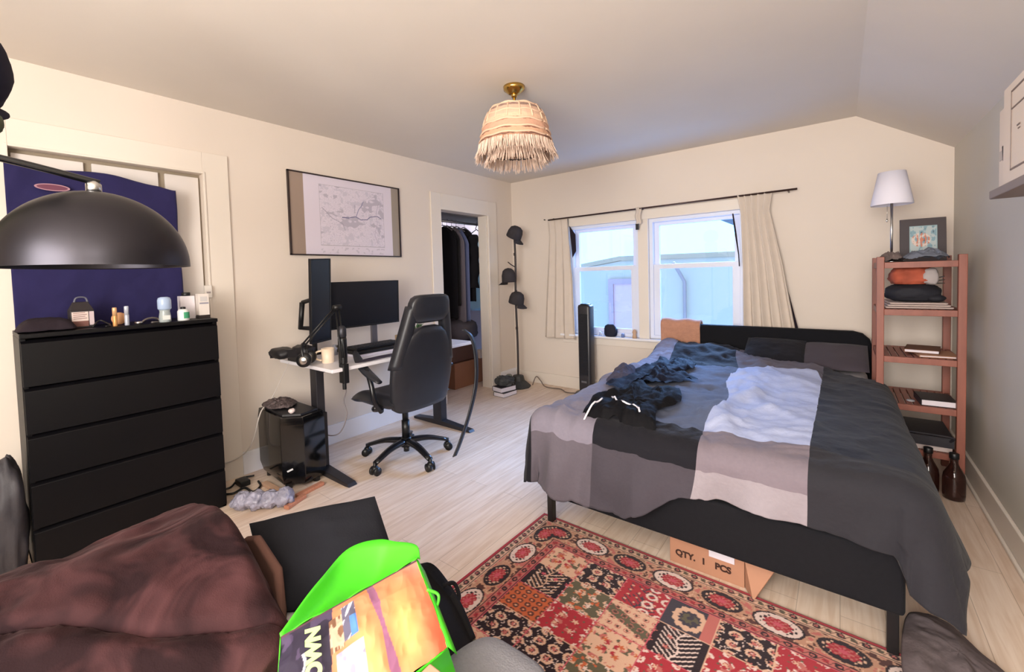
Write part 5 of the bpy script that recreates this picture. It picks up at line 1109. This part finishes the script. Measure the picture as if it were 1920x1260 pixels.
Xb = Xb + wr_ * .5 * kk * sstep(.6, .9, S); Zb = Zb + wr_ * kk - foldl
Yb = Yb + .03 * fbm(Xb * 4, S * 5, 3, 2) * endr
def plush():
    m = mat('plush_brown', (92, 58, 56), .85, noise=.0); nt = m.node_tree; N = nt.nodes; L = nt.links; b = N['Principled BSDF']
    b.inputs['Specular IOR Level'].default_value = .1; b.inputs['Sheen Weight'].default_value = .07; b.inputs['Sheen Roughness'].default_value = .35; b.inputs['Sheen Tint'].default_value = lin((225, 180, 178))
    tc = N.new('ShaderNodeTexCoord'); n = N.new('ShaderNodeTexNoise'); n.inputs['Scale'].default_value = 5.5; n.inputs['Detail'].default_value = 3; n.inputs['Distortion'].default_value = .9; L.new(tc.outputs['Object'], n.inputs['Vector'])
    r = N.new('ShaderNodeValToRGB'); r.color_ramp.elements[0].position = .42; r.color_ramp.elements[1].position = .60; r.color_ramp.elements[0].color = lin((32, 18, 20)); r.color_ramp.elements[1].color = lin((66, 40, 41))
    L.new(n.outputs['Fac'], r.inputs['Fac']); L.new(r.outputs['Color'], b.inputs['Base Color'])
    bp = N.new('ShaderNodeBump'); bp.inputs['Strength'].default_value = .6; bp.inputs['Distance'].default_value = .03; L.new(n.outputs['Fac'], bp.inputs['Height'])
    n3 = N.new('ShaderNodeTexNoise'); n3.inputs['Scale'].default_value = 300; L.new(tc.outputs['Object'], n3.inputs['Vector']); b2 = N.new('ShaderNodeBump'); b2.inputs['Strength'].default_value = .3; b2.inputs['Distance'].default_value = .003
    L.new(n3.outputs['Fac'], b2.inputs['Height']); L.new(bp.outputs['Normal'], b2.inputs['Normal']); L.new(b2.outputs['Normal'], b.inputs['Normal']); return m
g = G(); g.grid(np.stack([Xb, Yb, Zb], -1)); build(g, 'plush_blanket', plush(), solid=.02, label='thick brown plush blanket heaped over the sofa at the lower left', cat='blanket')
# dark cushion and what is around it
def quad_pillow(name, lab, TL, TR, BR, BL, t, m, seed, nn=34):
    u = np.linspace(0, 1, nn); U, V = np.meshgrid(u, u, indexing='ij'); TL, TR, BR, BL = map(np.array, (TL, TR, BR, BL))
    P = (TL[None, None] * ((1 - U) * (1 - V))[..., None] + TR * (U * (1 - V))[..., None] + BR * (U * V)[..., None] + BL * ((1 - U) * V)[..., None])
    nrm = np.cross(TR - TL, BL - TL); nrm = nrm / np.linalg.norm(nrm); nrm = nrm * (1 if nrm[2] < 0 else -1)
    th = t * (np.clip(1 - np.abs(2 * U - 1) ** 2.5, 0, 1) ** .6) * (np.clip(1 - np.abs(2 * V - 1) ** 2.5, 0, 1) ** .6)
    g = G()
    for s in (-1, 1): g.grid(P + (s * th * (1 + .12 * ridge(U * 2.5 + seed, V * 2.5, s, 2)))[..., None] * nrm, flip=(s > 0))
    return build(g, name, m, label=lab, cat='cushion')
quad_pillow('cushion', 'charcoal square cushion leaning at the far end of the sofa', (-1.455, .535, .525), (-1.17, .80, .585), (-.93, .72, .43), (-1.13, .455, .44), .045, mat('cushion_char', (25, 25, 30), .9, noise=.05, bump=.15, bscale=200), 1)
g = G(); g.loft([[(x, y, z + k * 0) for (x, y, z) in r] for k, r in enumerate([[(-1.36, .478, .40), (-1.36, .478, .54), (-1.28, .478, .572), (-1.15, .478, .53), (-1.085, .455, .46), (-1.075, .45, .41)], [(-1.36, .502, .40), (-1.36, .502, .54), (-1.28, .502, .572), (-1.15, .502, .53), (-1.085, .475, .46), (-1.075, .47, .41)]])])
build(g, 'cushion', mat('cushion_tan', (96, 68, 60), .9, bump=.1), bevel=.015, smooth=False, label='thin tan cushion wedged between the blanket and the charcoal cushion', cat='cushion')
g = G(); g.bar((-1.115, .475, .423), (-.99, .585, .423), .03, .008); build(g, 'strap', mat('strap_pale', (184, 176, 174), .7), label='pale grey fabric strap below the charcoal cushion', cat='strap', bevel=.002)
# green printed shopping bag
GRN = mat('bag_green', (72, 196, 34), .45, bump=.15, bscale=14)
bg_ = thing('shopping_bag', 'bright green shopping bag with an orange sunset print lying on the sofa', 'bag', (-.85, .5, .41))
A, B, C__, D = [np.array(p) for p in ((-.885, .372, .565), (-.835, .685, .572), (-.655, .612, .493), (-.70, .27, .49))]
nu, nv = 200, 130; U, V = np.meshgrid(np.linspace(0, 1, nu), np.linspace(0, 1, nv), indexing='ij')
P = A * ((1 - U) * (1 - V))[..., None] + B * (U * (1 - V))[..., None] + C__ * (U * V)[..., None] + D * ((1 - U) * V)[..., None]
P[..., 2] += .022 * np.sin(PI * U) * np.sin(PI * V) + .006 * ridge(U * 4, V * 2.5, 2, 3) * sstep(0, .1, V)
g = G(); g.grid(P, flip=True); o = build(g, 'printed_panel', attr_mat('bag_print', .35), bg_, label='glossy sunset and mountain print', solid=0)
c = np.zeros((nu, nv, 3)); 
ora = L3((222, 128, 92)); yel = L3((234, 180, 112)); red_ = L3((214, 84, 58)); pk = L3((206, 136, 126)); pur = L3((150, 98, 128)); dk_ = L3((50, 44, 60)); dk2 = L3((76, 64, 88)); blu = L3((84, 126, 190)); wht = L3((184, 178, 194)); brn = L3((124, 90, 70))
c[:] = ora; w = np.exp(-(((U - .78) / .10) ** 2 + ((V - .62) / .34) ** 2))[..., None]; c = c * (1 - w) + yel * w
w = np.exp(-(((U - .50) / .08) ** 2 + ((V - .75) / .3) ** 2))[..., None] * .8; c = c * (1 - w) + yel * w
w = (sstep(.86, .98, U) * sstep(.2, .9, V))[..., None]; c = c * (1 - w) + red_ * w; w = (sstep(.75, 1, U) * (1 - sstep(0, .25, V)))[..., None] * .7; c = c * (1 - w) + pk * w
m = np.abs(U - .60 - .06 * V) < .022 + .008 * np.sin(V * 9); c[m] = pur
m = U < .33 - .05 * V; c[m] = dk_; m = m & (fbm(U * 9, V * 6, 1, 3) > .1); c[m] = dk2
m = (U > .30) & (U < .385) & (V > .16) & (V < .5); c[m] = brn; c[m & (ridge(U * 30, V * 6, 2, 2) > .1)] = L3((196, 164, 140)); m = (U >= .385) & (U < .475) & (V > .1) & (V < .47); c[m] = wht; c[m & (ridge(U * 20 + V * 8, V * 3, 5, 2) > .05)] = L3((96, 92, 112)); c[m & (V > .26) & (U > .43)] = blu
m = (U > .33) & (U < .50) & (V > .53); c[m] = wht; c[m & (fbm(U * 12, V * 9, 3, 3) > .15)] = L3((150, 146, 166)); m = (np.abs(U - .12 - .1 * (1 - V) * .3 - .012 * np.sin(V * 20)) < .008) & (V > .3); c[m] = wht; c[(V < .02)] = L3((90, 60, 70))
paint(o, c.reshape(-1, 3))
Ax = C__ - B; cM = P[int(.2 * nu), int(.50 * nv)] + np.array([0.006, -.002, .012])
build(text_mesh('GROWN', frameM(cM, tuple(A * 0 + (P[int(.235 * nu), 20] - P[int(.235 * nu), 110])), tuple(-(B - A))), .036, off=.0022), 'lettering', mat('letter_green', (196, 236, 140), .5), bg_, label='pale green lettering')
pk1, pk2 = np.array((-.985, .682, .568)), np.array((-.878, .722, .570)); L0 = A + np.array([-.012, .004, -.004])
rim = [np.array(p) for p in spline([L0, (-.965, .50, .572), (-1.015, .60, .575), pk1, (-.935, .705, .575), pk2, B + np.array([.0, .012, 0])], 48)]
g = G(); Pg = np.zeros((49, 14, 3))
for i in range(49):
    f = i / 48; base_ = A * (1 - f) + B * f
    for j in range(14):
        q = j / 13; Pg[i, j] = rim[i] * (1 - q) + base_ * q; Pg[i, j, 2] -= .05 * math.sin(PI * q) * math.sin(PI * min(1, f * 1.1)) - .004 * math.sin(f * 17 + q * 5)
g.grid(Pg); build(g, 'rear_panel', GRN, bg_, solid=.002)
g = G()
bot = lambda p: np.array([p[0], p[1], .408])
def wall_(p, q, n=16):
    a = np.array([[p * (1 - t) * (1 - s) + q * t * (1 - s) + bot(p) * (1 - t) * s + bot(q) * t * s for s in np.linspace(0, 1, 8)] for t in np.linspace(0, 1, n)]); return a
for p, q in ((B, C__), (C__, D), (D, A)): g.grid(wall_(p, q))
g.add([C__ + (C__ - B) * .02, C__ + (C__ - B) * .25 + np.array([0, 0, -.01]), D + (D - A) * .25, D + (D - A) * .02], [(0, 1, 2, 3)], 0)
g.add([B + np.array([.0, .002, 0]), B + np.array([.015, .012, -.03]), C__ + np.array([.012, .015, -.02]), C__ + np.array([.0, .002, 0])], [(0, 1, 2, 3)], 0)
build(g, 'gusset', GRN, bg_, solid=.002)
g = G(); g.tube(spline([(-.765, .655, .545), (-.745, .672, .53), (-.735, .655, .515), (-.745, .64, .515)], 20), .0035, 8); build(g, 'handle', GRN, bg_)
# black bag on the floor
bb = thing('backpack', 'black fabric bag standing on the floor beyond the green shopping bag', 'bag', (-.88, .80, 0))
BBM = mat('bag_fabric_black', (24, 22, 24), .8, bump=.2, bscale=60)
g = G(); R_ = []
for t in np.linspace(0, 1, 16):
    z = .004 + t * .40; R_.append([(p[0] - .03 * t - .02, p[1] + .01 * t, z - .14 * t * max(0., (p[0] + .93)) / .18) for p in rr(-.86, .775, .125 * (1 - .12 * t ** 3), .115 * (1 - .25 * t ** 2), 0, 36, .6)])
g.loft(R_); build(g, 'body', BBM, bb)
g = G(); g.tube(spline([(-1.0, .80, .39), (-1.0, .865, .385), (-.94, .875, .35), (-.87, .865, .31), (-.81, .85, .26)], 30), .013, 8); g.tube(spline([(-.93, .86, .36), (-.92, .895, .35), (-.89, .885, .33), (-.88, .86, .32)], 20), .006, 8); build(g, 'strap', BBM, bb)
# light grey ottoman and small carton
g = G(); R_ = []
for z, k in ((0.02, .97), (.06, 1), (.30, 1), (.355, .985), (.385, .94), (.398, .84), (.402, .6)):
    R_.append([(p[0], p[1], z) for p in rr(-.60, .30, .135 * (.3 + .7 * k) if k < 1 else .135, .50 * (.72 + .28 * k), 0, 60, .42)])
g.loft(R_); build(g, 'ottoman', mat('ottoman_grey', (128, 126, 130), .9, noise=.05, nscale=120, bump=.3, bscale=220), label='light grey rounded fabric ottoman at the bottom edge right of the green bag', cat='ottoman')
g = G(); g.box(-.652, .33, .403, -.53, .56, .50); build(g, 'carton', mat('carton_peach', (205, 150, 124), .7), bevel=.004, label='small peach coloured carton at the bottom edge on the grey ottoman', cat='carton')

# ================================================================== light, world, camera
w = bpy.data.worlds.new('World'); SC.world = w; w.use_nodes = True
bgn = w.node_tree.nodes['Background']; bgn.inputs[0].default_value = (.20, .46, 1, 1); bgn.inputs[1].default_value = 5.5
def light(name, kind, loc, energy, color, size=.2, rot=(0, 0, 0), sy=None, spread=None):
    l = bpy.data.lights.new(name, kind); l.energy = energy; l.color = color
    if kind == 'AREA': l.size = size; 
    if kind == 'AREA' and sy: l.shape = 'RECTANGLE'; l.size_y = sy
    if kind == 'POINT': l.shadow_soft_size = size
    if spread: l.spread = spread
    o = bpy.data.objects.new(name, l); COL.objects.link(o); o.location = loc; o.rotation_euler = rot; return o
light('room_lamp_light', 'POINT', (.05, -.12, 1.80), 23, (1, .96, .90), .14)
light('rear_fill', 'AREA', (-.35, -1.5, 1.5), 172, (1, .965, .93), 1.8, (math.radians(90), 0, 0), 1.5)  # unseen area fill added behind the camera to even out the room
light('daylight', 'AREA', (-.8, 10.2, 5.0), 3200, (.28, .52, 1), 6.0, (math.radians(-62), 0, 0), 2.5)
light('closet_fill', 'AREA', (-3.9, 4.2, 2.3), 16, (.85, .9, 1), .5)  # added fill, lifts the dark closet interior
cam = bpy.data.cameras.new('Camera'); co = bpy.data.objects.new('Camera', cam); COL.objects.link(co); SC.camera = co
yaw, pitch, roll, F, ppx, ppy = 6.70135854e-01, 3.89539613e-02, -2.86502356e-02, 807.243746, 937.575935, 548.057138
f = Vector((-math.sin(yaw), math.cos(yaw), 0)); r = Vector((math.cos(yaw), math.sin(yaw), 0)); u = Vector((0, 0, 1))
f2 = f * math.cos(pitch) - u * math.sin(pitch); u2 = f * math.sin(pitch) + u * math.cos(pitch)
r3 = r * math.cos(roll) + u2 * math.sin(roll); u3 = u2 * math.cos(roll) - r * math.sin(roll)
co.matrix_world = Matrix(((r3.x, u3.x, -f2.x, 0), (r3.y, u3.y, -f2.y, 0), (r3.z, u3.z, -f2.z, 1.28), (0, 0, 0, 1)))
cam.sensor_width = 36; cam.lens = F / 1920 * 36; cam.shift_x = (960 - ppx) / 1920; cam.shift_y = (ppy - 630) / 1920; cam.clip_start = .02
SC.view_settings.view_transform = 'Standard'; SC.view_settings.look = 'None'; SC.view_settings.gamma = 1; SC.view_settings.use_curve_mapping = False
SC.view_settings.exposure = -0.05

for key, grp in (('closet rail', 'clothes on the closet rail'), ('hat stand', 'caps on the hat stand'), ('lip balm tube on', 'lip balm tubes on the dresser'), ('floor stack', 'books in the floor stack'), ('glass jug', 'glass jugs in front of the rack'),
                 ('slat ', 'wood slats around the computer tower'), ('curtain gathered', 'window curtains'), ('curtain pulled', 'window curtains'), ('carton on the wall shelf', 'cartons on the wall shelf'), ('far end of the wall shelf', 'cartons on the wall shelf'),
                 ('monitor ', 'monitors on the desk'), ('shelf of the rack', 'books on the rack'), ('pillow', 'pillows on the bed')):
    for o in list(SC.objects):
        l = o.get('label')
        if l and o.parent is None and key in l and o.get('category') not in ('rail', 'stand', 'pouch', 'bag', 'towel', 'disc', 'cable', 'monitor arm', 'carton', 'compact', 'watch', 'cord'):
            o['group'] = grp
for o in list(SC.objects):
    if o.get('label') in ('black shirt hanging nearest the left jamb of the closet', 'grey shirt hanging between the black and the blue-grey ones in the closet', 'blue-grey shirt hanging next to the big black jacket in the closet'): o['group'] = 'clothes on the closet rail'
